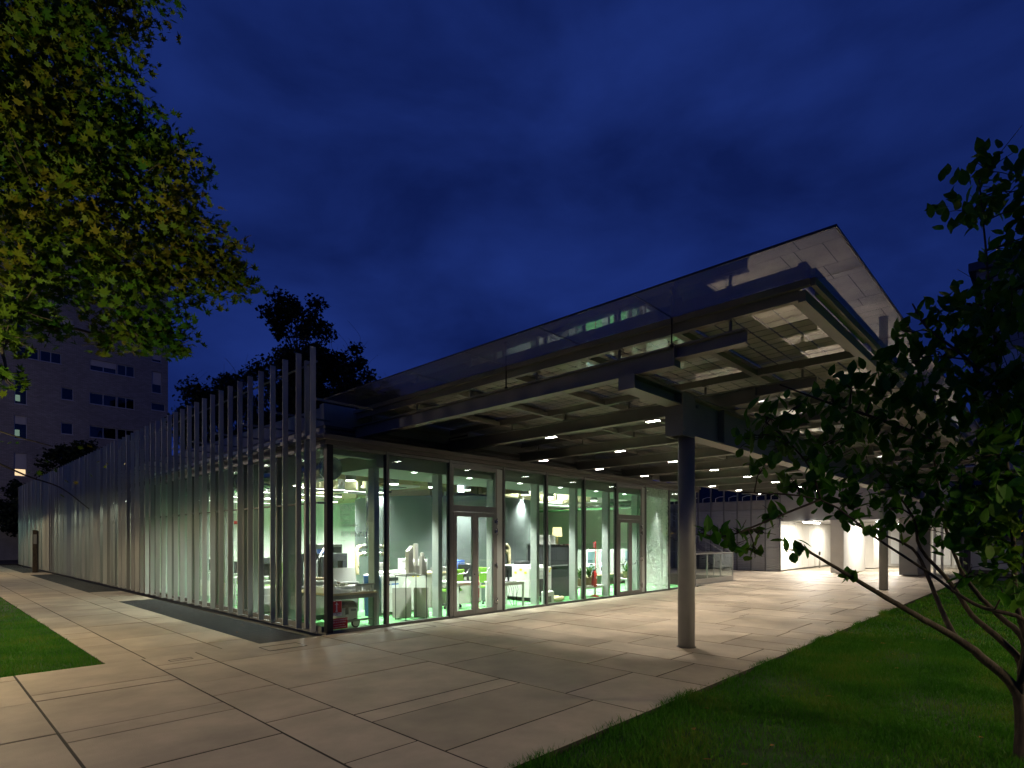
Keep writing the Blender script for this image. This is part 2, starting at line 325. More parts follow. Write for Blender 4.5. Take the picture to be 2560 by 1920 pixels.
def point(parent, loc, power, col=(1, .9, .75), size=.1):
    d = bpy.data.lights.new('lamp_light', 'POINT'); d.energy = power; d.color = col; d.shadow_soft_size = size
    o = bpy.data.objects.new('lamp_light', d); COL.objects.link(o); o.parent = parent; o.location = loc; return o
def area(parent, loc, power, sx, sy, col=(1, .95, .86), rot=(0, 0, 0), spread=180):
    d = bpy.data.lights.new('lamp_light', 'AREA'); d.shape = 'RECTANGLE'; d.size = sx; d.size_y = sy; d.energy = power; d.color = col; d.spread = R(spread)
    o = bpy.data.objects.new('lamp_light', d); COL.objects.link(o); o.parent = parent; o.location = loc; o.rotation_euler = rot; return o
def text(name, body, size, m, parent, loc, rot, align='LEFT', ext=.001):
    cu = bpy.data.curves.new(name, 'FONT'); cu.body = body; cu.size = size; cu.extrude = ext; cu.align_x = align; cu.resolution_u = 3
    t = bpy.data.objects.new(name, cu); COL.objects.link(t)
    dg = bpy.context.evaluated_depsgraph_get(); me = bpy.data.meshes.new_from_object(t.evaluated_get(dg))
    bpy.data.objects.remove(t); me.materials.clear(); me.materials.append(m)
    o = ob(name, me, parent); o.location = loc; o.rotation_euler = rot; return o

# ================================================================== THE SETTING
tag(MB().add([(-700, -700, -.6), (900, -700, -.6), (900, 900, -.6), (-700, 900, -.6)], [(0, 1, 2, 3)]).build('ground', M['earth']), kind='structure')

# --- main walkway of large concrete slabs, each one a piece
pav = MB().box(-14, 15.0, -6.84, -.18, -.5, -.004).box(15.0, 60, -6.84, .10, -.5, -.004).box(18.95, 45, .10, 14, -.5, -.004).build('pavement', M['bed']); tag(pav, kind='structure')
GAP = .012
def put_slab(x0, x1, y0, y1, z=0., par=pav):
    g = GAP; z += random.uniform(-.003, .003)
    MB().slab(x0 + g, x1 - g, y0 + g, y1 - g, z - .09, z).build('slab', M['slab'], par)
known = {(-4.43, -3.02): [-1.56, -1.9, -3.36, -3.71, -4.79, -6.2], (-3.02, -2.30): [-.85, -1.2, -2.28, -3.04, -4.4, -5.84], (-2.30, -.21): [-1.2, -2.66, -3.33, -4.78, -5.11, -6.2],
         (-.21, 1.22): [-.55, -1.55, -2.6, -3.67, -5.81], (1.22, 2.28): [-1.0, -2.4, -3.5, -5.06, -6.15], (2.28, 3.0): [-.7, -2.2, -4.3, -5.78], (3.0, 4.05): [-1.4, -2.45, -4.6, -6.46],
         (4.05, 5.42): [-.9, -2.3, -3.7, -5.75], (7.65, 8.25): [-1.6, -3.1, -4.6, -6.38], (8.25, 9.4): [-.7, -2.8, -4.2, -5.66], (9.4, 10.9): [-1.4, -3.5, -4.9, -6.02]}
lines = [-14, -12.6, -11.2, -9.4, -8.0, -6.55, -5.85, -4.43, -3.02, -2.30, -.21, 1.22, 2.28, 3.0, 4.05, 5.42, 6.15, 7.65, 8.25, 9.4, 10.9]
while lines[-1] < 46: lines.append(lines[-1] + random.choice([.7, 1.05, 1.42, 2.1, 1.42]))
for a, b in zip(lines[:-1], lines[1:]):
    cuts = known.get((a, b))
    top = -.17 if a < 15 else (.08 if a < 18.9 else 10.0)
    if not cuts:
        cuts = []; y = top - random.choice([.34, .7, 1.05, 1.42])
        while y > -6.4: cuts.append(y); y -= random.choice([.35, .7, 1.05, 1.42, 2.1, 1.42])
    ys = [top] + cuts + [-6.85]
    for t_, b_ in zip(ys[:-1], ys[1:]):
        if b - a > 1.35 and random.random() < .12 and t_ - b_ < 1.2: 
            mid = a + (b - a) * random.choice([.4, .5, .6]); put_slab(a, mid, b_, t_); put_slab(mid, b, b_, t_)
        else: put_slab(a, b, b_, t_)
# metal-edged inspection covers let into the slabs
for cx, cy, sx, sy in ((-1.15, -.72, .62, .42), (1.55, -.62, .8, .38), (-2.63, -.62, .3, .12)):
    c = MB().box(cx - sx / 2, cx + sx / 2, cy - sy / 2, cy - sy / 2 + .008, -.02, .0035).box(cx - sx / 2, cx + sx / 2, cy + sy / 2 - .008, cy + sy / 2, -.02, .0035).box(cx - sx / 2, cx - sx / 2 + .008, cy - sy / 2 + .008, cy + sy / 2 - .008, -.02, .0035).box(cx + sx / 2 - .008, cx + sx / 2, cy - sy / 2 + .008, cy + sy / 2 - .008, -.02, .0035)
    c.build('cover_frame', M['black'], pav)

# --- side path along the fins
path = MB().box(-3.45, -1.28, -.17, 60, -.5, -.019).build('path', M['bed']); tag(path, kind='structure')
for a, b in ((-3.45, -2.95), (-2.95, -1.88), (-1.88, -1.27)):
    y = -.17 + random.uniform(0, .4)
    put_slab(a, b, -.165, y + .6, -.015, path); y += .6
    while y < 46:
        n = y + random.choice([.72, 1.05, 1.05, 1.42]); put_slab(a, b, y, n, -.015, path); y = n
for y0, y1 in ((9.5, 13.35), (27.0, 29.2)):
    yy = y0
    while yy < y1 - .1:
        n = min(y1, yy + 1.0); put_slab(-1.27, -.36, yy, n, -.015, path); yy = n
tag(MB().box(-1.27, -.30, -.17, 44, -.5, -.11).build('grating_pit', M['bed']), kind='structure')
for y0, y1 in ((-.16, 9.5), (13.35, 27.0), (29.2, 42.)):
    mb = MB(); y = y0
    while y < y1: mb.box(-1.262, -.34, y, y + .006, -.06, -.022); y += .034
    for x in np.arange(-1.262, -.34, .115): mb.box(x, x + .005, y0, y1, -.055, -.0235)
    g = mb.build('floor_grating', M['grate']); tag(g, kind='structure')
tag(MB().box(-30, 60, 44, 56.8, -.5, -.03).build('rear_yard', M['bed']), kind='structure')

# --- lawns
tag(MB().box(-15, 27.3, -60, -6.86, -.5, -.055).build('lawn_bed_right', M['soil']), kind='structure')
tag(MB().box(-40, -3.46, -.16, 52, -.5, -.03).build('lawn_bed_left', M['soil']), kind='structure')
tag(MB().box(27.3, 60, -60, -6.86, -.5, -.06).build('rear_path', M['kerb']), kind='structure')
def grass(name, label, n, xr, yr, z, hmin, hmax, wd, dens=None):
    x = rng.uniform(*xr, n); y = rng.uniform(*yr, n)
    if dens is not None:
        k = dens(x, y) > rng.random(n); x = x[k]; y = y[k]; n = len(x)
    clump = np.sin(x * 3.1 + np.sin(y * 2.3) * 1.7) * np.sin(y * 2.7 + np.sin(x * 1.9)) * .5 + .5
    h = rng.uniform(hmin, hmax, n) * (.65 + .6 * clump); a = rng.uniform(0, 2 * np.pi, n); ln = rng.uniform(.1, .9, n) * h; la = rng.uniform(0, 2 * np.pi, n)
    dx = np.cos(a) * wd; dy = np.sin(a) * wd; w2 = rng.uniform(.6, 1.2, n)
    V = np.empty((n, 5, 3), np.float32)
    V[:, 0] = np.stack([x - dx * w2, y - dy * w2, np.full(n, z)], 1); V[:, 1] = np.stack([x + dx * w2, y + dy * w2, np.full(n, z)], 1)
    mx = x + np.cos(la) * ln * .35; my = y + np.sin(la) * ln * .35
    V[:, 2] = np.stack([mx + dx * .7, my + dy * .7, z + h * .6], 1); V[:, 3] = np.stack([mx - dx * .7, my - dy * .7, z + h * .6], 1)
    V[:, 4] = np.stack([x + np.cos(la) * ln, y + np.sin(la) * ln, z + h * .95], 1)
    me = bpy.data.meshes.new(name); me.vertices.add(n * 5); me.vertices.foreach_set('co', V.ravel())
    idx = np.arange(n)[:, None] * 5
    lo = np.concatenate([idx + [[0, 1, 2, 3]], idx + [[3, 2, 4]]], 1).astype(np.int32).ravel()
    me.loops.add(n * 7); me.loops.foreach_set('vertex_index', lo)
    me.polygons.add(n * 2); st = (np.arange(n)[:, None] * 7 + [[0, 4]]).astype(np.int32).ravel(); me.polygons.foreach_set('loop_start', st)
    me.update(calc_edges=True); me.validate(); me.materials.append(M['grass'])
    return tag(ob(name, me), label, 'grass', kind='stuff')
grass('lawn_grass', 'short dark green grass to the right of the walkway under the small tree', 185000, (-3.2, 7), (-10.6, -6.845), -.06, .03, .095, .0038, lambda x, y: np.clip(.72 + .5 * np.sin(x * 1.7 + 2 * np.sin(y * 1.1)) * np.sin(y * 2.1 + x * .6), .22, 1))
grass('far_grass', 'dim green grass running from the small tree to the rear building', 170000, (7, 27.2), (-20, -6.87), -.06, .04, .09, .008, lambda x, y: np.clip(1.2 - (x - 7) / 30 + (y + 6.9) / 30, .15, 1))
grass('side_grass', 'bright lit green grass left of the side path', 95000, (-7.2, -3.45), (-.17, 9), -.035, .03, .065, .004, lambda x, y: np.clip(1.1 - y / 11, .2, 1))
grass('side_far_grass', 'green grass farther along the side path', 30000, (-9, -3.45), (9, 34), -.035, .035, .07, .009)
grass('edge_grass', 'ragged grass tufts growing over the right edge of the walkway', 9000, (-3.2, 12), (-6.90, -6.80), -.05, .05, .12, .0036, lambda x, y: np.clip(np.sin(x * 3.7) * np.sin(x * 1.3 + 1) + .35, .06, 1))
lf = MB()
for _ in range(46):
    if random.random() < .5: x, y, z = random.uniform(-1, 8), random.uniform(-9.5, -7), -.03
    else: x, y, z = random.uniform(-1.2, -.3), random.uniform(.5, 20), 0
    s_ = random.uniform(.02, .045); m_ = Matrix.Translation((x, y, z + .008)) @ Matrix.Rotation(random.uniform(0, 6.28), 4, 'Z') @ Matrix.Rotation(random.uniform(-.4, .4), 4, 'X')
    lf.add([(-s_, 0, 0), (0, -s_ * .6, .006), (s_, 0, 0), (0, s_ * .6, .006)], [(0, 1, 2, 3)], False, m_)
tag(lf.build('fallen_leaves', M['redwood']), 'dry brown leaves scattered over grass and grating', 'leaves', kind='stuff')

# ================================================================== PAVILION
PV = thing('pavilion', 'low glass pavilion with vertical metal fins and a lit workshop inside', 'building')
tag(MB().box(.06, 15, .06, 11.4, -.5, 0).build('floor', M['gfloor']), kind='structure')
MB().box(-.02, 15.02, -.02, 0.06, -.5, -.005).build('sill', M['frame'], PV)
MB().box(-.02, .06, .06, 41.3, -.5, -.005).build('sill', M['frame'], PV)
# front glazing
MUL = [1.33, 2.99, 4.70, 6.33, 8.01, 9.66, 11.35, 12.93, 14.6]
panes = [(.12, 1.30), (1.36, 2.96), (4.73, 6.30), (6.36, 7.98), (8.04, 9.63), (12.96, 14.57)]
for a, b in panes: MB().box(a, b, -.004, .010, .03, 3.46).build('glass_pane', M['glass'], PV)
MB().box(11.38, 12.90, -.004, .010, .03, 3.46).build('film_pane', M['frit'], PV)
for x in MUL:
    MB().box(x - .03, x + .03, -.035, .09, 0, 3.52).build('mullion', M['frame'], PV)
    MB().box(x - .05, x - .031, -.012, .03, .02, 3.50).build('gasket', M['black'], PV)
MB().box(.0, .12, -.03, .09, 0, 3.52).build('corner_post', M['black'], PV)
for a, b in zip([.12] + MUL[:-1], MUL): MB().box(a + .001, b - .031, -.02, .05, .0, .03).build('bottom_rail', M['frame'], PV)
for a, b in zip([.12] + MUL[:-1], MUL): MB().box(a + .001, b - .031, -.02, .05, 3.46, 3.52).build('top_rail', M['frame'], PV)
MB().box(-.06, 15.1, -.08, 2.1, 3.523, 3.60).build('cornice', M['cornice'], PV)
MB().box(-.12, 15.1, -.14, 2.1, 3.60, 3.69).build('cornice', M['cornice'], PV)
# double doors
def door(x0, x1, which):
    d = thing_part = bpy.data.objects.new('door', None); COL.objects.link(d); d.parent = PV; d.location = (x0, 0, 0)
    W = x1 - x0; f = M['doorframe']
    MB().box(0, .05, -.02, .05, 0, 3.45).box(W - .05, W, -.02, .05, 0, 3.45).box(.051, W - .051, -.02, .05, 3.36, 3.45).box(.051, W - .051, -.018, .05, 2.38, 2.52).build('door_frame', f, d)
    MB().box(.05, W - .05, .0, .012, 2.53, 3.355).build('transom_glass', M['glass'], d)
    h = W / 2
    for a, b in ((.052, h - .002), (h + .002, W - .052)):
        MB().box(a, a + .09, -.03, .03, .01, 2.37).box(b - .09, b, -.03, .03, .01, 2.37).box(a + .091, b - .091, -.03, .03, .01, .12).box(a + .091, b - .091, -.03, .03, 2.27, 2.37).build('door_leaf', f, d)
        MB().box(a + .09, b - .09, -.005, .008, .12, 2.27).build('door_glass', M['glass'], d)
        MB().tube([(a + .07, .09, .95), (a + (b - a) * .72, .10, .95), (b - .09, .09, 1.06)], .014, 8).build('push_bar', M['stainless'], d)
    for z in (.26, 1.12, 1.93, 2.17):
        MB().box(W - .055, W - .005, -.05, -.021, z - .06, z + .06).box(W - .10, W - .056, -.045, -.031, z - .035, z + .035).cyl((W - .03, -.05, z - .08), .013, .16, 8).build('hinge', M['stainless'], d)
    MB().box(W + .002, W + .20, -.01, .06, 0, 3.44).build('side_panel', M['icol'], d)
    MB().box(h - .05, h - .03, -.045, -.031, .92, .95).build('lock', M['black'], d)
door(3.03, 4.46, 0); door(9.70, 11.12, 1)
# inner columns, bulkhead, ceiling, walls
for x in MUL: MB().box(x - .17, x - .055, .20, .42, 0, 3.50).build('inner_column', M['icol'], PV)
MB().box(1.15, 14.9, .12, 1.75, 3.20, 3.50).build('bulkhead', M['bulk'], PV)
MB().box(.08, 1.14, .12, .30, 3.36, 3.50).build('bulkhead', M['bulk'], PV)
MB().box(.06, 15, 2.1, 11.5, 3.80, 3.86).build('ceiling', M['iceil'], PV)
MB().box(.06, 15, .06, 2.12, 3.503, 3.519).build('ceiling', M['iceil'], PV)
MB().box(.06, 15, 11.4, 11.55, 0, 3.8).build('wall', M['iwall'], PV)
MB().box(14.95, 15.1, 1.2, 11.4, 0, 3.8).build('wall', M['iwall'], PV)
MB().box(14.6, 15.0, .0, .10, 0, 3.52).build('wall', M['frame'], PV)
MB().box(9.9, 9.98, 4.4, 11.4, 0, 3.79).build('wall', M['iwall'], PV)
# left glazing behind the fins
ym = [2.05, 3.80, 5.56, 7.32, 9.08, 10.84]
for a, b in zip([.12] + ym[:-1], ym):
    MB().box(-.004, .010, a + .03, b - .03, .10, 3.46).build('glass_pane', M['glass'], PV)
    MB().box(-.03, .08, b - .03, b + .03, 0, 3.52).build('mullion', M['frame'], PV)
    MB().box(-.02, .05, a + .031, b - .031, 0, .10).build('bottom_rail', M['frame'], PV)
    MB().box(.14, .36, b - .17, b - .06, 0, 3.5).build('inner_column', M['icol'], PV)
MB().box(-.05, .10, .0, 41.3, 3.465, 3.522).build('top_rail', M['frame'], PV)
MB().box(-.03, .05, 10.88, 13.3, 0, 3.464).build('door_panel', M['frame'], PV)
for k, (y0, y1, mt) in enumerate(((13.4, 26.9, 'passwall'), (29.4, 41, 'iwall'))):
    y = y0
    while y < y1 - .3:
        n = min(y1, y + 1.76); MB().box(-.004, .010, y + .03, n - .03, .05, 3.46).build('glass_pane', M['glass'], PV); MB().box(-.03, .07, n - .03, n + .03, 0, 3.464).build('mullion', M['frame'], PV); y = n
    MB().box(1.7, 1.8, y0, y1, 0, 3.45).build('wall', M[mt], PV); MB().box(.06, 1.8, y0, y1, -.3, 0.0).build('floor_screed', M['mdf'], PV)
MB().box(-.03, .05, 26.95, 29.35, 0, 3.464).build('door_panel', M['darkfac'], PV)
MB().box(.06, 11, 11.56, 41.2, 3.53, 3.70).build('roof_slab', M['roof'], PV)
MB().box(.06, 11, 41.2, 41.35, 0, 3.7).build('wall', M['concrete'], PV)
MB().box(-.06, 1.015, 2.1, 11.55, 3.523, 3.69).build('cornice', M['cornice'], PV)
# parapet set back from the glass line
MB().box(.97, 15.1, 1.9, 2.1, 4.28, 4.76).build('fascia', M['concrete'], PV)
MB().box(.97, 1.17, 2.1, 41, 4.28, 4.68).build('fascia', M['concrete'], PV)
MB().box(1.02, 15.1, 1.95, 2.1, 3.69, 4.279).build('fascia_beam', M['steel'], PV)
MB().box(15.101, 26.6, 1.9, 2.1, 4.16, 4.76).build('fascia', M['concrete'], PV)
MB().box(.99, 15.1, 1.86, 1.97, 4.10, 4.14).box(.99, 15.1, 1.88, 2.0, 4.22, 4.28).build('drip_rail', M['cornice'], PV)
MB().box(1.02, 1.17, 2.1, 41, 3.69, 4.279).build('fascia_beam', M['steel'], PV)
MB().box(1.17, 15, 2.1, 11.5, 3.87, 4.2).build('roof_slab', M['roof'], PV)
# fins
fin_me = MB().box(-.05, .055, -.011, .011, .06, 5.26).mesh('fin', M['fin'])
for i in range(74):
    o = ob('fin', fin_me, PV); o.location = (-.285, -.03 + .559 * i, 0); o.rotation_euler = (0, 0, R(random.uniform(-1.5, 1.5) if i < 20 else random.uniform(-26, 26)))
MB().tube([(-.19, .0, 2.42), (-.19, 40.8, 2.42)], .016, 8).build('fin_rail', M['frame'], PV)
MB().tube([(-.19, .0, 5.02), (-.19, 40.8, 5.02)], .02, 8).build('fin_rail', M['frame'], PV)
MB().box(-.24, -.20, -.05, 40.8, .03, .07).build('fin_rail', M['frame'], PV)
MB().box(-.24, -.20, -.05, 40.8, 3.62, 3.68).build('fin_rail', M['frame'], PV)
for i in range(0, 74, 3):
    y = -.03 + .559 * i
    MB().box(-.20, -.03, y - .012, y + .012, 2.40, 2.44).box(-.2, -.02, y - .012, y + .012, 3.63, 3.67).box(-.22, .98, y - .012, y + .012, 4.3, 4.34).build('bracket', M['frame'], PV)
MB().box(-.24, -.16, .34, .40, .06, 5.10).build('end_fin', M['fin'], PV)
# lettering on the first pane
RX = (R(90), 0, 0)
for body, x, z, s_ in (('CNC', .27, 2.30, .155), ('LASER', .27, 2.19, .083), ('BLADE', .275, 2.085, .08), ('HOTWIRE', .275, 1.99, .08), ('3D PRINT', .275, 1.80, .145), ('FDM', .275, 1.695, .065)):
    text('lettering', body, s_, M['signwhite'], PV, (x, -.007, z), RX)

# ================================================================== CANOPY
CA = thing('canopy', 'flat glass and photovoltaic canopy on steel beams and round columns', 'canopy')
BX = [1.75 + 2.79 * i for i in range(9)]
ZG = 4.705
for cx, cy in ((3.37, -5.48), (17.79, -5.48)):
    MB().cyl((cx, cy, .007), .134, 3.393, 32).build('column', M['colsteel'], CA)
    MB().cyl((cx, cy, -.01), .155, .016, 32).build('base_ring', M['black'], CA)
    MB().cyl((cx, cy, 3.4), .12, .64, 24).build('column_head', M['steel'], CA)
    MB().box(cx - .40, cx + .0, cy - .15, cy - .125, 3.38, 4.03).box(cx - .40, cx, cy + .125, cy + .15, 3.38, 4.03).box(cx - .42, cx - .401, cy - .15, cy + .15, 3.38, 4.03).build('bracket', M['steel'], CA)
    MB().tube([(cx + .1, cy - .16, 3.9), (cx + .1, cy - .125, 3.9)], .03, 12).build('bolt', M['frame'], CA)
MB().ibeam('x', 1.6, 3.12, -5.48, 3.85, 4.055, .26, .02, .02).box(1.58, 1.599, -5.61, -5.35, 3.85, 4.055).build('girder_stub', M['steel'], CA)
MB().ibeam('x', 3.4, 26.2, -5.48, 3.41, 4.055, .28, .025, .02).build('girder', M['steel'], CA)
for x in BX[1:]:
    MB().box(x - .008, x + .008, -5.61, -5.491, 3.436, 4.03).box(x - .008, x + .008, -5.469, -5.35, 3.436, 4.03).build('stiffener', M['steel'], CA)
    for dx in (-.06, .06):
        for dy in (-.09, .09): MB().cyl((x + dx, -5.48 + dy, 4.076), .012, .018, 6).build('bolt', M['frame'], CA)
for i, x in enumerate(BX):
    MB().ibeam('y', -6.15, 1.9, x, 4.058, 4.33, .18).box(x - .09, x + .09, -6.168, -6.15, 4.058, 4.33).build('beam', M['steel'], CA)
    MB().ibeam('y', -7.10, -6.169, x, 4.15, 4.33, .16).build('beam_tip', M['steel'], CA)
    MB().box(x - .045, x + .045, -7.70, 1.78, 4.50, 4.62).build('purlin', M['steel'], CA)
    for y in (1.14, -.45, -2.06, -3.67, -5.26, -6.89):
        MB().cyl((x, y, 4.33), .022, .15, 8).box(x - .05, x + .05, y - .05, y + .05, 4.33, 4.342).box(x - .06, x + .06, y - .04, y + .04, 4.485, 4.50).build('post', M['steel'], CA)
XE = BX[-1]
JY = [1.88, -.02, -1.55, -3.08, -4.62, -6.15, -7.69]
for i in range(len(BX) - 1):
    a, b = BX[i] + .046, BX[i + 1] - .046
    for y in JY:
        MB().box(a, b, y - .05, y + .05, 4.50, 4.585).build('cross_bar', M['steel'], CA)
        MB().box(a, b, y + .10, y + .16, 4.60, 4.68).build('glazing_rail', M['steel'], CA)
    for y0, y1 in zip(JY[1:], JY[:-1]):
        MB().box(BX[i] + .012, BX[i + 1] - .012, y0 + .012, y1 - .012, ZG - .008, ZG + .008).build('solar_panel', M['pv'], CA)
MB().box(BX[0] - .05, XE, -7.78, -7.70, 4.47, 4.60).build('edge_frame', M['steel'], CA)
for a, b in zip(BX[:-1], BX[1:]):
    MB().box(a + .25, b - .25, -7.84, -7.79, 4.615, 4.68).build('edge_rail', M['offwhite'], CA)
MB().box(BX[0] - .10, XE, -7.90, -7.85, 4.60, 4.69).build('edge_frame', M['steel'], CA)
MB().box(BX[0] - .12, BX[0] - .06, -7.84, 1.8, 4.61, 4.69).build('edge_frame', M['steel'], CA)
# clear glass overhangs
JL = [1.55] + JY[1:-1] + [-8.35]
for y1, y0 in zip(JL[:-1], JL[1:]):
    MB().box(.68, BX[0] - .012, y0 + .006, y1 - .006, ZG - .008, ZG + .008).build('glass_panel', M['cglass'], CA)
for i in range(len(BX) - 1):
    MB().box(BX[i] - .005 if i else BX[0] - .005, BX[i + 1] - .012, -8.344, -7.70, ZG - .008, ZG + .008).build('glass_panel', M['cglass'], CA)
MB().box(.665, .679, -8.36, 1.55, ZG - .012, ZG + .012).box(.68, XE, -8.36, -8.345, ZG - .012, ZG + .012).build('glass_edge', M['black'], CA)
for y in JY[1:-1]: MB().box(.68, BX[0] - .13, y - .006, y + .006, ZG - .012, ZG - .0085).build('glass_joint', M['black'], CA)
for x in BX[1:-1]: MB().box(x - .006, x + .006, -8.34, -7.91, ZG - .012, ZG - .0085).build('glass_joint', M['black'], CA)
for y in (-3.08, -6.15): MB().cyl((BX[0] - .12, y, 4.30), .011, .40, 8).cyl((BX[0] - .12, y, 4.30), .03, .03, 10).build('tie_rod', M['black'], CA)
MB().tube([(4.4, 1.0, 4.38), (4.4, 1.7, 4.38), (4.6, 1.85, 4.3)], .02, 8).build('conduit', M['black'], CA)
# lamps let into the beams
lamp0 = None
spots = [(1, -1.65), (1, -4.2)] + [(i, y) for i in (2, 3, 4, 5, 6, 7, 8) for y in (.95, -1.65, -4.2)]
for i, y in spots:
    t_ = thing('canopy_lamp', 'small white lamp under the %s canopy beam, %s' % (('second', 'third', 'fourth', 'fifth', 'sixth', 'seventh', 'eighth', 'ninth')[i - 1], {.95: 'the one nearest the glass front', -1.65: 'the middle one', -4.2: 'the one nearest the columns'}[y]), 'lamp', (BX[i], y, 4.055), 0, 'lamps under the canopy beams')
    MB().box(-.05, .05, -.14, .14, -.028, -.001).build('housing', M['frame'], t_)
    MB().box(-.04, .04, -.13, .13, -.034, -.029).build('diffuser', M['lampemit'], t_)
    spot(t_, (0, 0, -.05), 400, 74, .3, (1, .85, .71), .06)

# ================================================================== WORKSHOP INTERIOR
def drumwall():
    mb = MB(); n = 56; cx, cy, r = 6.9, 4.85, 2.9
    pr = [(cx + r * math.cos(2 * math.pi * k / n), cy + r * math.sin(2 * math.pi * k / n)) for k in range(n)]
    v = [(x, y, 0) for x, y in pr] + [(x, y, 2.98) for x, y in pr]
    mb.add(v, [(k, (k + 1) % n, n + (k + 1) % n, n + k) for k in range(n)], True); mb.add([(x, y, 2.98) for x, y in pr], [tuple(range(n))])
    return mb.build('round_room', M['drum'])
tag(drumwall(), 'dark grey round room rising behind the workshop machines', 'room')
# ducts
d = thing('air_duct', 'large round galvanised duct running behind the finned side', 'duct', (0, 0, 0))
MB().tube([(.55, .8, 3.20), (.55, 11.3, 3.20)], .235, 28).build('pipe', M['duct'], d)
for y in (.85, 2.3, 3.8, 5.3, 6.8, 8.3): MB().tube([(.55, y, 3.2), (.55, y + .05, 3.2)], .25, 28).build('flange', M['duct'], d)
d = thing('air_duct', 'short bent galvanised duct with two flanges under the ceiling by the corner', 'duct')
MB().tube([(.8, 4.4, 3.56), (1.2, 3.3, 3.57), (1.6, 2.7, 3.58), (1.95, 2.5, 3.59), (2.55, 2.5, 3.6), (3.4, 2.55, 3.6)], .135, 18).build('pipe', M['duct'], d)
for x in (1.9, 2.52): MB().tube([(x, 2.5, 3.59), (x + .04, 2.5, 3.59)], .165, 20).build('flange', M['grey'], d)
MB().box(2.12, 2.32, 2.4, 2.6, 3.73, 3.79).build('hanger', M['offwhite'], d)
d = thing('air_duct', 'slim horizontal duct high up near the far door', 'duct')
MB().tube([(12.0, .6, 2.95), (12.0, 11.3, 2.95)], .14, 16).build('pipe', M['duct'], d)
def extract(x, y, z0, label, side=1):
    t_ = thing('extraction_duct', label, 'duct', (x, y, 0))
    MB().cyl((0, 0, z0), .055, 3.78 - z0, 14).build('pipe', M['duct'], t_)
    for z in (z0 + .45, z0 + .52): MB().cyl((0, 0, z), .075, .015, 14).build('flange', M['duct'], t_)
    for z in (z0 + .05, z0 + .24):
        MB().tube([(.0, 0, z), (side * .09, 0, z + .01), (side * .13, 0, z), (side * .20, 0, z)], [.045, .05, .06, .05], 12).build('valve', M['stainless'], t_)
        pts = [(side * .20, 0, z), (side * .28, 0, z - .01), (side * .34, -.02, z - .10), (side * .34, -.04, z - .30), (side * .32, -.05, z - .55)]
        mb = MB(); full = []
        for a, b in zip(pts[:-1], pts[1:]):
            for k in range(5): full.append(tuple(Vector(a).lerp(Vector(b), k / 5)))
        mb.tube(full, [.05 if k % 2 else .043 for k in range(len(full))], 12).build('hose', M['hose'], t_)
extract(2.53, 2.6, 1.33, 'thin vertical extraction duct, left one of the pair by the bench', -1)
extract(2.74, 2.6, 1.33, 'thin vertical extraction duct, right one of the pair by the bench', 1)
extract(6.55, 1.95, 1.35, 'thin vertical extraction duct with two hoses above the large white machine', 1)
# baffles
bf_me = [MB().box(-.025, .025, 0, l_, 0, .30).mesh('baffle', M['baffle']) for l_ in (1.2, 1.8, 2.4)]
for ix in range(13):
    x = 1.15 + .85 * ix; y = 1.95 + random.uniform(0, .5)
    while y < 10:
        k = random.randrange(3); l_ = (1.2, 1.8, 2.4)[k]
        if random.random() < .75:
            o = tag(ob('baffle', bf_me[k]), 'beige wood wool panel hanging from the workshop ceiling', 'panel', 'wood wool panels hung from the ceiling'); o.location = (x + random.uniform(-.05, .05), y, 3.08 + random.choice([0, .06, .12]))
        y += l_ + random.uniform(.05, .5)
for ix in range(8):
    o = tag(ob('baffle', bf_me[1]), 'beige wood wool panel hanging from the workshop ceiling', 'panel', 'wood wool panels hung from the ceiling'); o.location = (1.2 + 1.9 * (ix % 6) + 1.8, 2.35 + .9 * (ix // 2), 3.16); o.rotation_euler = (0, 0, R(90))
# downlights
dl = None
for x in [1.64 + 1.19 * i for i in range(11)]:
    for y in (1.92, 4.35, 6.7, 9.05):
        if x > 9.8 and y > 4: continue
        if (x - 6.9) ** 2 + (y - 4.85) ** 2 < 2.6 ** 2: continue
        t_ = thing('downlight', 'round hanging downlight in the workshop ceiling', 'lamp', (x, y, 3.1), 0, 'workshop downlights')
        if dl is None:
            dl = (MB().cyl((0, 0, .004), .12, .33, 18).mesh('housing', M['grey']), MB().cyl((0, 0, -.012), .105, .014, 18).mesh('diffuser', M['inlamp']), MB().cyl((0, 0, .33), .01, .4, 6).mesh('rod', M['grey']))
        ob('housing', dl[0], t_); ob('diffuser', dl[1], t_); ob('rod', dl[2], t_)
        spot(t_, (0, 0, -.03), 1100 if y < 3 else 620, 104 if y < 3 else 150, .8, (1, .97, .93), .1)
for k, x in enumerate((2.15, 3.75, 5.5, 7.15, 8.85, 10.4, 12.1)):
    t_ = thing('recessed_lamp', 'small square lamp in the soffit behind the glass, number %s from the corner' % ('one', 'two', 'three', 'four', 'five', 'six', 'seven')[k], 'lamp', (x, .19, 3.2), 0, 'soffit lamps behind the glass')
    MB().box(-.06, .06, -.06, .06, -.012, -.001).build('housing', M['offwhite'], t_); MB().box(-.045, .045, -.045, .045, -.016, -.0125).build('diffuser', M['inlamp'], t_); spot(t_, (0, 0, -.03), 700, 70, .6, (1, .96, .92), .06, (R(16), 0, 0))
t_ = thing('ceiling_cassette', 'square white air conditioning cassette under the workshop ceiling', 'air conditioner', (3.4, 2.9, 3.1))
MB().rbox(-.5, .5, -.5, .5, .06, .28, .02).build('body', M['white'], t_); MB().box(-.55, .55, -.55, .55, .02, .058).build('panel', M['white'], t_); MB().box(-.3, .3, -.3, .3, .0, .019).build('grille', M['grey'], t_)
t_ = thing('lit_sign', 'small bright square sign box under the ceiling behind the first door', 'sign', (5.0, 1.95, 3.02))
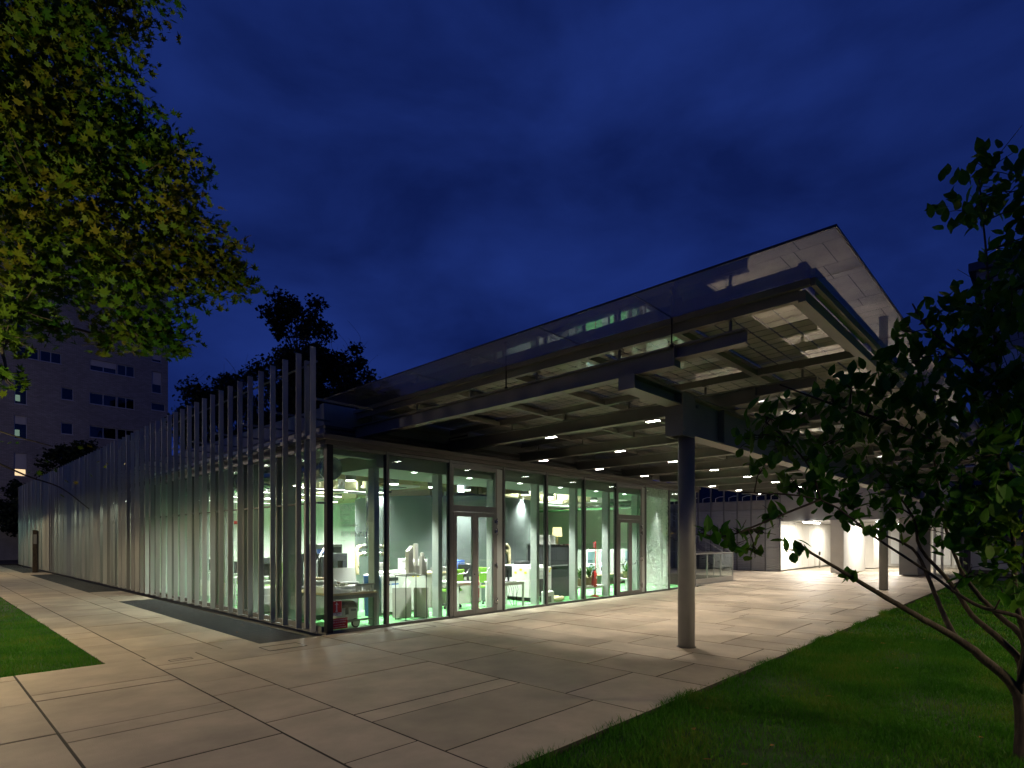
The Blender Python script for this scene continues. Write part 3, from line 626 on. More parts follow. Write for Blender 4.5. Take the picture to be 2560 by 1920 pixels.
MB().box(-.12, .12, -.03, .03, 0, .2).build('housing', M['offwhite'], t_); MB().box(-.11, .11, -.036, -.031, .01, .19).build('panel', M['exitbox'], t_)
for lab, x0, x1, y, pw in (('behind the fourth pane', 8.2, 10.4, 2.75, 120), ('near the far door', 10.6, 13.6, 3.6, 120), ('above the nearest desks', 1.0, 3.4, 5.5, 140), ('above the inner desks', 1.0, 3.4, 7.9, 140), ('by the back wall', 1.0, 4.4, 10.1, 140), ('above the corner machines', 1.0, 3.2, 3.4, 45)):
    t_ = thing('linear_pendant', 'long white pendant lamp shining up at the ceiling ' + lab, 'lamp', ((x0 + x1) / 2, y, 2.93)); l_ = x1 - x0
    MB().rbox(-l_ / 2, l_ / 2, -.05, .05, 0, .06, .01).build('body', M['white'], t_); MB().box(-l_ / 2 + .03, l_ / 2 - .03, -.035, .035, .061, .066).build('diffuser', M['inlamp'], t_)
    for k in (-.4, .4): MB().cyl((l_ * k, 0, .06), .004, .82, 5).build('wire', M['grey'], t_)
    area(t_, (0, 0, .075), pw, l_ - .1, .07, (1, .97, .90), (R(180), 0, 0))
# side rooms lights
for k, (y0, y1, n, colr, pw) in enumerate(((14.2, 26.5, 8, (1, .93, .76), 55), (30, 40.5, 7, (.72, 1, .85), 45))):
    for i in range(n):
        t_ = thing('room_light', ('warm' if k == 0 else 'cool') + ' ceiling light in the ' + ('middle' if k == 0 else 'far') + ' room behind the fins', 'lamp', (.7, y0 + (y1 - y0) * i / (n - 1), 3.30), 0, ('warm' if k == 0 else 'cool') + ' room lights')
        MB().cyl((0, 0, 0), .1, .2, 12).build('housing', M['grey'], t_); MB().cyl((0, 0, -.01), .09, .009, 12).build('diffuser', M['inlamp'], t_)
        spot(t_, (0, 0, -.03), pw, 165, .3, colr, .1)

def desk(name, label, x, y, sx, sy, h=.70, m='white', group=None):
    t_ = thing(name, label, 'table', (x, y, 0), 0, group)
    MB().rbox(0, sx, 0, sy, h - .03, h, .004).build('top', M[m], t_)
    MB().box(.05, sx - .05, .03, .055, h - .09, h - .031).box(.05, sx - .05, sy - .055, sy - .03, h - .09, h - .031).build('rail', M[m], t_)
    for ax in (0.02, sx - .065):
        for ay in (.02, sy - .065): MB().box(ax, ax + .045, ay, ay + .045, 0, h - .031).build('leg', M[m], t_)
    return t_
def monitor(label, x, y, z, rz, w_=.52, h_=.32):
    t_ = thing('monitor', label, 'monitor', (x, y, z), rz)
    MB().rbox(-w_ / 2, w_ / 2, -.02, .02, .10, .10 + h_, .006).build('case', M['dark'], t_)
    MB().box(-w_ / 2 + .012, w_ / 2 - .012, -.023, -.0205, .115, .085 + h_).build('screen', M['screen'], t_)
    MB().box(-.03, .03, .021, .05, .01, .28).rbox(-.11, .11, -.06, .12, 0, .014, .003).build('stand', M['dark'], t_)
    return t_
def chair(label, x, y, rz):
    t_ = thing('office_chair', label, 'chair', (x, y, 0), rz)
    MB().rbox(-.23, .23, -.23, .23, .43, .50, .03).build('seat', M['green'], t_)
    mt = Matrix.Translation((0, .24, .58)) @ Matrix.Rotation(R(-8), 4, 'X'); MB().rbox(-.21, .21, -.02, .02, 0, .42, .015, mt).build('backrest', M['green'], t_)
    MB().box(-.03, .03, .22, .25, .40, .62).build('back_bar', M['dark'], t_); MB().cyl((0, 0, .10), .03, .33, 10).build('stem', M['dark'], t_)
    for k in range(5):
        a = k * 2 * math.pi / 5; l_ = MB(); l_.tube([(0, 0, .10), (.28 * math.cos(a), .28 * math.sin(a), .07)], [.025, .018], 6).build('leg', M['dark'], t_)
        MB().tube([(.28 * math.cos(a) - .015, .28 * math.sin(a), .035), (.28 * math.cos(a) + .015, .28 * math.sin(a), .035)], .034, 10).build('caster', M['dark'], t_)
# workbench at the corner
t_ = thing('workbench', 'heavy workbench with brown top just inside the corner glass', 'table', (.15, .16, 0))
MB().box(0, 1.06, 0, 1.35, .66, .70).build('top', M['ply'], t_)
MB().box(.02, 1.04, .02, .06, .58, .659).box(.02, 1.04, 1.29, 1.33, .58, .659).build('rail', M['grey'], t_)
for a in (0, .98):
    for b in (.01, 1.26): MB().box(a + .01, a + .07, b, b + .06, 0, .658).build('leg', M['grey'], t_)
MB().box(.08, .97, .015, .055, .13, .17).build('stretcher', M['grey'], t_)
# terrain model on bench
t_ = thing('site_model', 'white stepped terrain model on the corner workbench', 'model', (.17, .18, .70))
for k in range(5):
    z = k * .022; pts = [(0, .02), (.25 + .12 * k, .02), (.62, .05 + .03 * k), (1.0, .02 + .05 * k), (1.0, .75), (0, .75 - .05 * k)]
    if k: pts = [(.02 * k, .05 * k), (.35 + .05 * k, .06 * k), (.7, .10 + .04 * k), (.99, .02 + .05 * k), (.99, .75), (.02, .75)]
    MB().prism(pts, z, z + .0215).build('layer', M['board'], t_)
for a, b, h_ in ((.2, .3, .05), (.32, .32, .04), (.42, .34, .06), (.55, .40, .045)): MB().box(a, a + .07, b, b + .05, .1105, .1105 + h_).build('block', M['model'], t_)
t_ = thing('bridge_model', 'small pale bridge model with square piers at the bench edge', 'model', (.72, .17, .702))
MB().box(0, .45, 0, .02, .13, .16).build('deck', M['mdf'], t_)
for a in (.02, .11, .25, .31, .38): MB().box(a, a + .03, -.004, .0195, .01, .129).build('pier', M['board'], t_)
t_ = thing('foam_board', 'large white board leaning back on the corner workbench', 'board', (.55, 1.0, .815), R(-14)); MB().box(0, .62, 0, .012, 0, .36, Matrix.Rotation(R(-22), 4, 'X')).build('sheet', M['board'], t_)
t_ = thing('timber_frame', 'yellow wooden strips lying before the white board', 'frame', (.62, .86, .815), R(-20)); MB().box(0, .34, 0, .02, .06, .085, Matrix.Rotation(R(14), 4, 'Y')).build('strip', M['ply'], t_); MB().box(0, .02, 0, .02, 0, .11).build('strip', M['ply'], t_)
t_ = thing('plotter_bar', 'long white machine cover lying across the corner workbench', 'machine', (.16, .92, .82), R(-10)); MB().rbox(0, .55, 0, .12, 0, .10, .03).build('cover', M['white'], t_); MB().rbox(.57, 1.0, -.02, .12, -.01, .05, .02).build('arm', M['grey'], t_)
def crate(label, x, y, z, w_, d_, h_, m, rz=0):
    t_ = thing('box', label, 'box', (x, y, z), R(rz)); MB().rbox(-w_ / 2, w_ / 2, -d_ / 2, d_ / 2, 0, h_, .004).build('body', M[m], t_); MB().box(-w_ / 2 - .003, w_ / 2 + .003, -d_ / 2 - .003, d_ / 2 + .003, h_ * .72, h_ * .76).build('tape', M['mdf'], t_)
for a in ((3.3, 1.95, .9, .35, .25, .22, 'ply', 10, 'brown carton at the left end of the long pale counter'), (3.75, 2.0, .9, .2, .2, .34, 'white', -15, 'tall white carton on the long pale counter'), (4.3, 1.95, .9, .4, .3, .12, 'grey', 5, 'flat grey case on the long pale counter'), (5.0, 2.0, .9, .25, .22, .28, 'blue', 20, 'blue box on the long pale counter'), (5.45, 1.95, .9, .3, .22, .16, 'mdf', 0, 'low beige carton at the right end of the long pale counter'),
          (.5, 1.25, .815, .24, .2, .14, 'ply', 12, 'brown carton at the back of the corner workbench'), (2.3, 1.85, 1.0, .3, .25, .2, 'mdf', 8, 'beige carton on top of the laser cutter'), (3.0, 1.75, 1.0, .22, .22, .28, 'white', -9, 'white carton on top of the laser cutter'), (7.0, 1.5, 1.01, .4, .3, .1, 'dark', 6, 'flat black case on the large white machine'), (8.0, 1.4, 1.57, .4, .4, .3, 'mdf', 14, 'beige carton on top of the dark enclosure'), (8.35, 1.6, 1.57, .25, .3, .2, 'ply', -8, 'brown carton on top of the dark enclosure')):
    crate(a[8], *a[:8])
SH = thing('storage_shelf', 'open metal storage shelf against the partition wall', 'shelf', (9.35, 4.9, 0))
for z in (.1, .6, 1.1, 1.6, 2.1): MB().box(0, .45, 0, 3.2, z, z + .03).build('shelf_board', M['offwhite'], SH)
for a in (0, .41):
    for b in (0, 1.58, 3.16): MB().box(a, a + .04, b, b + .04, 0, 2.4).build('upright', M['grey'], SH)
bx_me = [MB().rbox(-.15, .15, -.18, .18, 0, h_, .005).mesh('storage_box', M[m]) for h_, m in ((.3, 'ply'), (.22, 'white'), (.34, 'mdf'), (.26, 'grey'), (.2, 'blue'))]
for zi, z in enumerate((.13, .63, 1.13, 1.63)):
    for k in range(6):
        o = tag(ob('storage_box', random.choice(bx_me)), 'small box stored on the open metal shelf', 'box', 'boxes on the open metal shelf'); o.location = (9.57, 5.2 + .5 * k + random.uniform(-.05, .05), z); o.rotation_euler = (0, 0, random.uniform(-.1, .1))
# dust extractor
t_ = thing('dust_extractor', 'pale grey wheeled dust extractor under the corner workbench', 'vacuum', (.32, .26, 0))
MB().rbox(0, .52, 0, .36, .10, .40, .04).build('body', M['offwhite'], t_); MB().rbox(.0, .52, .0, .36, .401, .52, .05).build('lid', M['dark'], t_)
MB().tube([(.44, -.03, .09), (.44, .0, .09)], .09, 20).build('wheel', M['rubber'], t_); MB().tube([(.44, -.035, .09), (.44, -.031, .09)], .068, 20).build('hub', M['offwhite'], t_)
MB().box(.22, .29, -.008, -.001, .27, .42).build('latch', M['dark'], t_); MB().box(.34, .46, -.006, -.001, .33, .37).build('vent', M['grey'], t_); MB().tube([(.04, .1, .5), (.02, .08, .56), (.0, .02, .58)], .035, 10).build('hose_end', M['stainless'], t_)
# red fire signs stuck to the corner pane
t_ = thing('hydrant_sign', 'red square sign with white hydrant symbol on the corner pane', 'sign', (.09, -.012, .30))
MB().box(0, .22, 0, .003, .0, .285).build('plate', M['signwhite'], t_); MB().box(.005, .215, -.002, -.0003, .065, .28).build('field', M['signred'], t_)
MB().box(.097, .123, -.004, -.0022, .085, .235).box(.075, .145, -.004, -.0022, .215, .228).box(.088, .132, -.004, -.0022, .08, .10).box(.10, .12, -.004, -.0022, .236, .255).prism([(.092, 0), (.128, 0), (.12, .02), (.10, .02)], 0, .0018, Matrix.Translation((0, -.0022, .236)) @ Matrix.Rotation(R(90), 4, 'X')).build('hydrant_symbol', M['signwhite'], t_)
text('lettering', 'ATTACCO', .032, M['black'], t_, (.11, -.002, .037), RX, 'CENTER'); text('lettering', 'V.V.F.', .032, M['black'], t_, (.11, -.002, .010), RX, 'CENTER')
t_ = thing('warning_sign', 'red rectangular sign with white text low on the corner pane', 'sign', (.08, -.012, .055))
MB().box(0, .35, 0, .003, 0, .20).build('plate', M['signred'], t_)
for i, (b_, s_) in enumerate((('ATTACCO MANDATA', .036), ('PER AUTOPOMPA', .036), ('Pressione massima 12 bar', .022), ('RETE IDRANTI ANTINCENDIO', .022))): text('lettering', b_, s_, M['signwhite'], t_, (.175, -.002, .155 - .043 * i), RX, 'CENTER')
# display stand and tower models
t_ = thing('display_stand', 'thin black wire display stand behind the second pane', 'stand', (1.94, .20, 0))
for a, b in ((0, 0), (.55, 0), (.55, .38), (0, .38)): MB().box(a - .006, a + .006, b - .006, b + .006, 0, .96).build('leg', M['black'], t_)
for z in (.01, .955): MB().box(.006, .544, -.006, .006, z, z + .012).box(.006, .544, .374, .386, z, z + .012).box(-.006, .006, .006, .374, z, z + .012).box(.544, .556, .006, .374, z, z + .012).build('frame', M['black'], t_)
MB().box(-.03, .58, -.03, .41, .968, .985).build('top', M['mdf'], t_)
t_ = thing('tower_model', 'pale tower model with a slanted pointed top on the display stand', 'model', (2.08, .30, .986))
MB().box(-.13, .2, -.09, .2, 0, .03).build('base', M['board'], t_)
mb = MB(); P_ = [(0, 0), (.12, 0), (.12, .12), (0, .12)]
mb.add([(0, 0, .031), (.12, 0, .031), (.12, .12, .031), (0, .12, .031), (0, 0, .50), (.12, 0, .62), (.12, .12, .62), (0, .12, .50)], [(0, 1, 5, 4), (1, 2, 6, 5), (2, 3, 7, 6), (3, 0, 4, 7), (4, 5, 6, 7)]); mb.build('shaft', M['model'], t_)
for k in range(20): MB().box(.035, .125, -.008, -.001, .04 + k * .022, .052 + k * .022).build('floor_slat', M['model'], t_)
MB().cyl((.16, .04, .031), .018, .32, 8).build('core', M['board'], t_)
def tower(label, x, y, w_, d_, h_, z=.986):
    t_ = thing('tower_model', label, 'model', (x, y, z)); MB().box(-w_ / 2, w_ / 2, -d_ / 2, d_ / 2, 0, h_).build('shaft', M['model'], t_)
    for k in range(5): MB().box(-w_ / 2 + w_ * (k + .3) / 5, -w_ / 2 + w_ * (k + .6) / 5, -d_ / 2 - .004, -d_ / 2 - .0005, .02, h_ - .04).build('rib', M['board'], t_)
    MB().box(-w_ / 2 + .012, w_ / 2 - .012, -d_ / 2 + .012, d_ / 2 - .012, h_, h_ + .012).build('crown', M['board'], t_); return t_
tower('tallest slim white tower model on the display stand', 2.36, .42, .075, .09, .66); tower('broad middle white tower model on the display stand', 2.44, .30, .085, .10, .39)
tower('thin white tower model at the right end of the display stand', 2.55, .44, .06, .07, .46); tower('short white tower model between the taller ones on the display stand', 2.30, .30, .09, .08, .18); tower('second short white tower model beside the broad one', 2.51, .28, .045, .06, .25)
for lab, x, y, rz, w_ in (('left greenish board leaning behind the display stand', 2.06, .86, -28, .42), ('right greenish board leaning behind the display stand', 2.45, .62, -40, .34)):
    t_ = thing('leaning_board', lab, 'board', (x, y, 0), R(rz)); MB().box(0, w_, 0, .02, 0, .66, Matrix.Rotation(R(-6), 4, 'X')).build('sheet', M['mdf'], t_)
# machine behind stand
t_ = thing('laser_cutter', 'white laser cutter with black strip and blue labels behind the display stand', 'machine', (2.1, 1.35, 0))
MB().rbox(0, 1.25, 0, .8, .06, .92, .02).build('body', M['offwhite'], t_); MB().rbox(.02, 1.23, .02, .6, .921, 1.0, .03).build('lid', M['white'], t_)
MB().box(.05, .45, -.006, -.001, .78, .86).build('name_strip', M['dark'], t_)
for a in (.03, .26): MB().box(a, a + .2, -.004, -.001, .50, .72).build('label_sheet', M['white'], t_); MB().box(a, a + .2, -.0065, -.0042, .69, .72).build('label_band', M['bluelab'], t_)
MB().box(.62, .78, -.010, -.001, .55, .80, Matrix.Translation((.7, 0, .7)) @ Matrix.Rotation(R(35), 4, 'Y') @ Matrix.Translation((-.7, 0, -.7))).build('paper', M['board'], t_)
for a in (.86, 1.0): MB().box(a, a + .05, -.005, -.001, .84, .90).build('sticker', M['yellow'], t_)
# black gantry machine on the left
t_ = thing('cnc_router', 'dark CNC gantry with white guard seen through the fins', 'machine', (.55, 1.75, 0))
MB().box(0, 1.2, 0, 1.6, .10, .70).build('bed', M['grey'], t_); MB().box(.0, .12, .5, .72, .70, 1.25).box(1.08, 1.2, .5, .72, .70, 1.25).box(.0, 1.2, .5, .72, 1.251, 1.42).build('gantry', M['dark'], t_)
MB().rbox(.45, .68, .38, .499, .85, 1.38, .02).build('spindle_head', M['dark'], t_); MB().tube([(.1, .3, .72), (.2, .25, 1.1), (.45, .2, 1.55)], .018, 8).build('arm', M['white'], t_)
MB().tube([(.1, .35, 1.3), (.05, .2, 1.45), (.2, .1, 1.5), (.3, .1, 1.2)], .02, 8).build('cable_chain', M['dark'], t_)
t_ = thing('control_cabinet', 'dark control cabinet with blue panel beside the CNC gantry', 'cabinet', (1.6, 3.6, 0))
MB().rbox(0, .8, 0, .4, .05, 1.62, .01).build('body', M['grey'], t_); MB().box(.08, .34, -.008, -.001, 1.2, 1.5).build('panel', M['blue'], t_); MB().box(.42, .76, -.008, -.001, .9, 1.55).build('mesh_door', M['dark'], t_)
# desks on the finned side
cols = [(.6, 4.2), (.6, 6.0), (.7, 8.2), (2.2, 6.2), (2.4, 8.6)]
side = ['nearest of the white desks', 'second white desk', 'third white desk', 'inner white desk by the round room', 'inner white desk near the back wall']
for k, (x, y) in enumerate(cols):
    desk('desk', side[k] + ' on the finned side', x, y, 1.3, .7, .72, 'white')
    monitor('dark monitor on the ' + side[k], x + .35, y + .4, .721, R(150 + 12 * k)); chair('green office chair by the ' + side[k], x + .75, y - .35, R(20 + 25 * k))
t_ = thing('white_drawer_unit', 'low white drawer unit seen between the fins', 'cabinet', (.35, 2.9 + .75, 0)); MB().rbox(0, .45, 0, .5, .04, .6, .008).build('body', M['white'], t_)
for z in (.08, .26, .44): MB().box(.02, .43, -.008, -.001, z, z + .15).build('drawer', M['offwhite'], t_)
t_ = thing('blue_bin', 'blue plastic bin near the CNC gantry', 'bin', (1.95, 1.55, 0)); MB().lathe((0, 0, 0), [(.14, 0), (.18, .9), (.185, .92)], 16).build('body', M['blue'], t_)
t_ = thing('wall_poster', 'white notice with red header on the back wall of the workshop', 'poster', (2.4, 11.38, 1.5)); MB().box(0, .6, -.01, -.002, 0, .9).build('sheet', M['board'], t_); MB().box(0, .6, -.014, -.0105, .78, .9).build('header', M['signred'], t_)
# extinguishers on stands
def ext(label, x, y, cylinder, sign):
    t_ = thing('extinguisher_stand', label, 'fire extinguisher', (x, y, 0))
    MB().lathe((0, 0, 0), [(.14, 0), (.135, .02), (.05, .055), (.02, .07)], 20).build('base', M['red'], t_); MB().cyl((.05, .0, .05), .013, 1.64 if sign else .85, 8).build('pole', M['red'], t_)
    if cylinder:
        MB().lathe((-.06, -.03, .30), [(.075, 0), (.085, .02), (.085, .40), (.05, .46), (.025, .48)], 18).build('cylinder', M['red'], t_)
        MB().box(-.09, -.03, -.045, -.015, .781, .83).tube([(-.02, -.03, .82), (.03, -.05, .86)], .012, 6).tube([(-.1, -.03, .82), (-.15, -.06, .7), (-.15, -.08, .5)], .012, 6).build('valve', M['black'], t_); MB().box(-.09, -.03, -.121, -.116, .55, .62).build('label', M['signwhite'], t_)
    if sign:
        MB().box(-.10, .06, -.018, -.012, 1.48, 1.66).build('sign_plate', M['signred'], t_); MB().box(-.08, -.06, -.022, -.0185, 1.51, 1.63).box(-.058, -.02, -.022, -.0185, 1.51, 1.525).box(-.058, -.02, -.022, -.0185, 1.615, 1.63).box(-.058, -.03, -.022, -.0185, 1.563, 1.577).build('sign_symbol', M['signwhite'], t_)
ext('red extinguisher on a round red stand behind the first door', 4.33, .56, True, False)
ext('red floor stand with tall pole and sign beside the potted plants', 9.10, .42, True, True)
# desk behind first door
desk('desk', 'white desk behind the first door', 3.86, .75, .75, .9, .69); desk('desk', 'white desk with cables left of the large white machine', 4.95, .25, .82, .7, .66)
monitor('black monitor standing behind the first door', 4.5, 1.1, .691, R(160)); monitor('tilted black monitor seen from behind with cables', 5.35, .5, .661, R(192), .42, .30)
chair('green office chair behind the first door', 4.15, 1.35, R(200)); chair('green office chair far behind the cable desk', 5.6, 1.35, R(100))
t_ = thing('keyboard', 'dark keyboard and cables on the cable desk', 'keyboard', (5.1, .30, .661)); MB().rbox(0, .4, 0, .14, 0, .02, .004).build('body', M['dark'], t_)
t_ = thing('cable_bundle', 'black cables hanging under the cable desk', 'cables', (5.2, .30, 0))
for k in range(5): MB().tube([(.08 * k, .05, .64), (.08 * k + .03, .0, .45), (.08 * k + random.uniform(-.1, .1), .03, .25), (.15 + .04 * k, .02, .03)], .006, 5).build('cable', M['black'], t_)
t_ = thing('work_counter', 'long pale counter in front of the round room', 'counter', (3.1, 1.75, 0)); MB().box(0, 2.6, 0, .6, .86, .90).build('top', M['ply'], t_); MB().box(.05, 2.55, .05, .55, 0, .859).build('body', M['mdf'], t_)
# large white laser machine
t_ = thing('laser_cutter', 'large white boxy machine with yellow stickers behind the third pane', 'machine', (6.55, .79, 0))
MB().rbox(0, .95, 0, 1.35, .12, .96, .02).build('body', M['offwhite'], t_); MB().rbox(.03, .92, .2, 1.3, .961, 1.01, .02).build('lid', M['white'], t_)
MB().box(.25, .75, -.006, -.001, .14, .62).build('open_bay', M['dark'], t_); MB().box(.06, .9, -.005, -.001, .70, .706).box(.06, .9, -.005, -.001, .84, .846).build('seam', M['grey'], t_)
MB().box(.70, .78, -.01, -.001, .66, .72).build('switch', M['black'], t_)
for a, z in ((.05, .74), (.12, .86), (.82, .80), (.86, .88)): MB().box(a, a + .05, -.007, -.001, z, z + .05).build('sticker', M['yellow'], t_)
for y_, z in ((.12, .78), (.3, .86), (.5, .77)): MB().box(-.006, -.001, y_, y_ + .09, z, z + .06).build('sticker', M['yellow'], t_)
MB().box(-.006, -.001, .9, 1.2, .3, .6).build('side_hatch', M['grey'], t_)
for a in (.06, .89):
    for b in (.06, 1.29): MB().cyl((a, b, 0), .03, .119, 8).build('foot', M['dark'], t_)
t_ = thing('portable_cooler', 'small white portable cooler on the floor before the white machine', 'appliance', (6.52, .16, 0)); MB().rbox(0, .34, 0, .2, .0, .33, .02).build('body', M['white'], t_); MB().tube([(.05, .1, .33), (.06, .1, .40), (.17, .1, .44), (.28, .1, .40), (.29, .1, .33)], .012, 8).build('handle', M['offwhite'], t_); MB().box(.04, .2, -.006, -.001, .03, .2).build('grille', M['grey'], t_)
t_ = thing('floor_hose', 'beige ribbed hose curled on the floor beside the white machine', 'hose', (7.2, .45, 0)); pts = [(.5 * math.cos(a) * .5, .18 * math.sin(a), .08) for a in np.linspace(.2, 5.6, 26)]; MB().tube(pts, [.075 if k % 2 else .065 for k in range(26)], 12).build('tube', M['hose'], t_)
# dark enclosure
t_ = thing('machine_enclosure', 'tall dark machine enclosure with metal frame behind the fourth pane', 'cabinet', (7.62, .95, 0))
MB().box(.03, .92, .03, .9, .02, 1.57).build('body', M['dark'], t_)
for a in (0, .92):
    for b in (0, .9): MB().box(a, a + .03, b, b + .03, 0, 1.6).build('post', M['frame'], t_)
MB().box(.031, .919, 0, .03, 1.57, 1.6).box(0, .03, .031, .899, 1.57, 1.6).build('top_rail', M['stainless'], t_); MB().box(.1, .85, -.006, .029, .95, .98).build('shelf', M['grey'], t_)
# floor lamp
t_ = thing('floor_lamp', 'tall tripod lamp with glowing cream shade deep in the room', 'lamp', (11.2, 3.6, 0))
for k in range(3): a = k * 2.1; MB().tube([(.28 * math.cos(a), .28 * math.sin(a), 0), (0, 0, 1.85)], .015, 6).build('leg', M['ply'], t_)
MB().lathe((0, 0, 1.85), [(.19, 0), (.16, .34)], 20).build('shade', M['shade'], t_)
# plants
def plant(label, x, y, z, s=1.):
    t_ = thing('potted_plant', label, 'plant', (x, y, z)); MB().lathe((0, 0, 0), [(.085 * s, 0), (.115 * s, .20 * s), (.125 * s, .21 * s), (.105 * s, .205 * s)], 18).build('pot', M['pot'], t_)
    for k in range(22):
        a = random.uniform(0, 6.28); r = random.uniform(.12, .26) * s; h = random.uniform(.10, .30) * s; w_ = .024 * s; sd = Vector((-math.sin(a), math.cos(a), 0)) * w_; z0 = .2 * s
        c = [Vector((.02 * math.cos(a), .02 * math.sin(a), z0)), Vector((r * .45 * math.cos(a), r * .45 * math.sin(a), z0 + h * .8)), Vector((r * .8 * math.cos(a), r * .8 * math.sin(a), z0 + h)), Vector((r * 1.15 * math.cos(a), r * 1.15 * math.sin(a), z0 + h * .75))]
        MB().add([c[0] - sd * .5, c[0] + sd * .5, c[1] - sd, c[1] + sd, c[2] - sd * .9, c[2] + sd * .9, c[3]], [(0, 1, 3, 2), (2, 3, 5, 4), (4, 5, 6)]).build('leaf', M['plant'], t_)
desk('plant_bench', 'low white bench carrying two potted plants', 8.35, .35, 1.2, .4, .34); desk('plant_bench', 'low white bench behind the second door', 10.95, .42, .5, .4, .45)
plant('potted spiky plant on the left of the low bench', 8.58, .55, .341, 1.05); plant('potted spiky plant on the right of the low bench', 9.0, .55, .341, 1.2); plant('potted plant on the low bench behind the second door', 11.15, .6, .451, 1.1)
t_ = thing('paper_box', 'white box standing beside the pots on the low bench', 'box', (8.72, .62, .341)); MB().box(0, .12, 0, .1, 0, .28).build('body', M['white'], t_)
# 3D printers on a counter
t_ = thing('printer_counter', 'long counter carrying the white 3D printers', 'counter', (11.4, 2.5, 0)); MB().box(0, 3.4, 0, .6, .40, .44).build('top', M['ply'], t_); 
for a in (.02, 1.1, 2.2, 3.32): MB().box(a, a + .05, .05, .55, 0, .399).build('leg', M['grey'], t_)
for k, (x, lab) in enumerate(((11.6, 'leftmost'), (12.45, 'second'), (13.3, 'third'), (14.1, 'rightmost'))):
    t_ = thing('printer', lab + ' white 3D printer with blue lit chamber on the long counter', '3D printer', (x, 2.55, .441))
    MB().box(0, .05, 0, .45, 0, .92).box(.55, .60, 0, .45, 0, .92).box(.051, .549, .40, .45, 0, .92).box(.051, .549, 0, .399, .0, .05).box(.051, .549, 0, .399, .34, .42).box(.051, .549, 0, .399, .86, .92).build('case', M['white'], t_)
    MB().box(.06, .54, .392, .398, .45, .84).build('chamber_light', M['blueled'], t_); MB().box(.06, .54, .30, .306, .06, .33).build('spool_light', M['blueled'], t_)
    MB().box(.20, .36, -.006, -.001, .36, .40).build('display', M['screen'], t_); MB().box(.1, .5, .1, .35, .50, .52).build('bed', M['dark'], t_); MB().box(.051, .549, .004, .010, .43, .85).build('door_glass', M['glass'], t_)
    MB().add([(.03, .05, .921), (.57, .05, .921), (.57, .43, .921), (.03, .43, .921), (.10, .12, 1.15), (.50, .12, 1.15), (.5, .4, 1.15), (.10, .4, 1.15)], [(0, 1, 5, 4), (1, 2, 6, 5), (2, 3, 7, 6), (3, 0, 4, 7), (4, 5, 6, 7)]).build('hood', M['glass'], t_)
    for s_ in range(6): MB().tube([(.10 + .07 * s_, .15, .19), (.115 + .07 * s_, .15, .19)], .10, 14).build('spool', (M['blue'], M['dark'], M['white'])[s_ % 3], t_)

# ================================================================== SIDE TOTEM
t_ = thing('info_totem', 'tall slim brown information post beside the fins', 'sign', (-.81, 29.2, 0)); MB().rbox(-.10, .10, -.06, .06, -.02, 2.23, .01).build('body', M['bark'], t_); MB().box(-.07, .07, -.066, -.061, 1.5, 2.0).build('panel', M['grey'], t_); MB().box(.101, .15, -.05, .05, 0, 2.2).build('edge', M['dark'], t_)

# ================================================================== REAR BUILDING
RBD = thing('rear_building', 'long grey rear building with ribbed panels and a lit passage', 'building', (0, 0, 0))
MB().box(27.0, 45, 1.1, 16, -.4, 4.9).build('core', M['panelgrey'], RBD)
ys = [.98 + .775 * k for k in range(17)]
for a, b in zip(ys[:-1], ys[1:]):
    MB().box(26.90, 26.998, a + .03, b - .03, .04, 3.36).build('panel', M['ribpanel'], RBD)
    MB().box(26.92, 26.998, a + .03, b - .03, 3.41, 3.86).build('band', M['concrete'], RBD)
    MB().box(26.93, 26.95, a + .03, b - .03, 3.90, 4.90).build('window_glass', M['dglass'], RBD)
    MB().tube([(26.8, a + .45, 3.86), (26.8, a + .45, 4.10), (26.8, a + .20, 4.18), (26.8, a + .0, 4.18)], .018, 6).build('roof_rail', M['rail'], RBD)
for y in ys: MB().box(26.84, 26.90, y - .028, y + .028, .02, 4.95).build('pilaster', M['frame'], RBD)
MB().box(26.7, 45, .9, 16, 4.96, 5.2).build('roof', M['concrete'], RBD)
x = 26.99
while x < 38.6:
    n = x + 1.16; MB().box(x + .012, n - .012, .98, 1.09, .10, 2.70).build('wall_panel', M['passwall'], RBD); x = n
MB().box(26.9, 39, -6.2, 1.09, 2.72, 4.9).build('upper_wall', M['panelgrey'], RBD)
MB().box(26.62, 30.92, -2.11, -1.52, .05, 2.719).build('pier', M['passwall'], RBD)
MB().box(33.5, 36.5, -2.0, -1.3, .05, 2.719).build('pier', M['passwall'], RBD)
MB().box(27.2, 31.0, -5.05, -4.32, .05, 2.719).build('pier', M['panelgrey'], RBD)
MB().box(39, 39.3, -8, 2, 0, 2.72).build('rear_wall', M['passwall'], RBD)
for k in range(8): MB().box(38.9, 38.99, -7.2 + 1.1 * k, -7.17 + 1.1 * k + .9, .15, 2.6).build('rear_panel', M['white'], RBD)
MB().box(26.7, 45, -6.3, .9, 4.91, 5.2).build('roof', M['concrete'], RBD)
MB().box(27.0, 27.06, -6.05, -5.95, .0, 2.72).box(27.2, 27.26, -5.75, -5.65, 0, 2.72).build('steel_post', M['rail'], RBD)
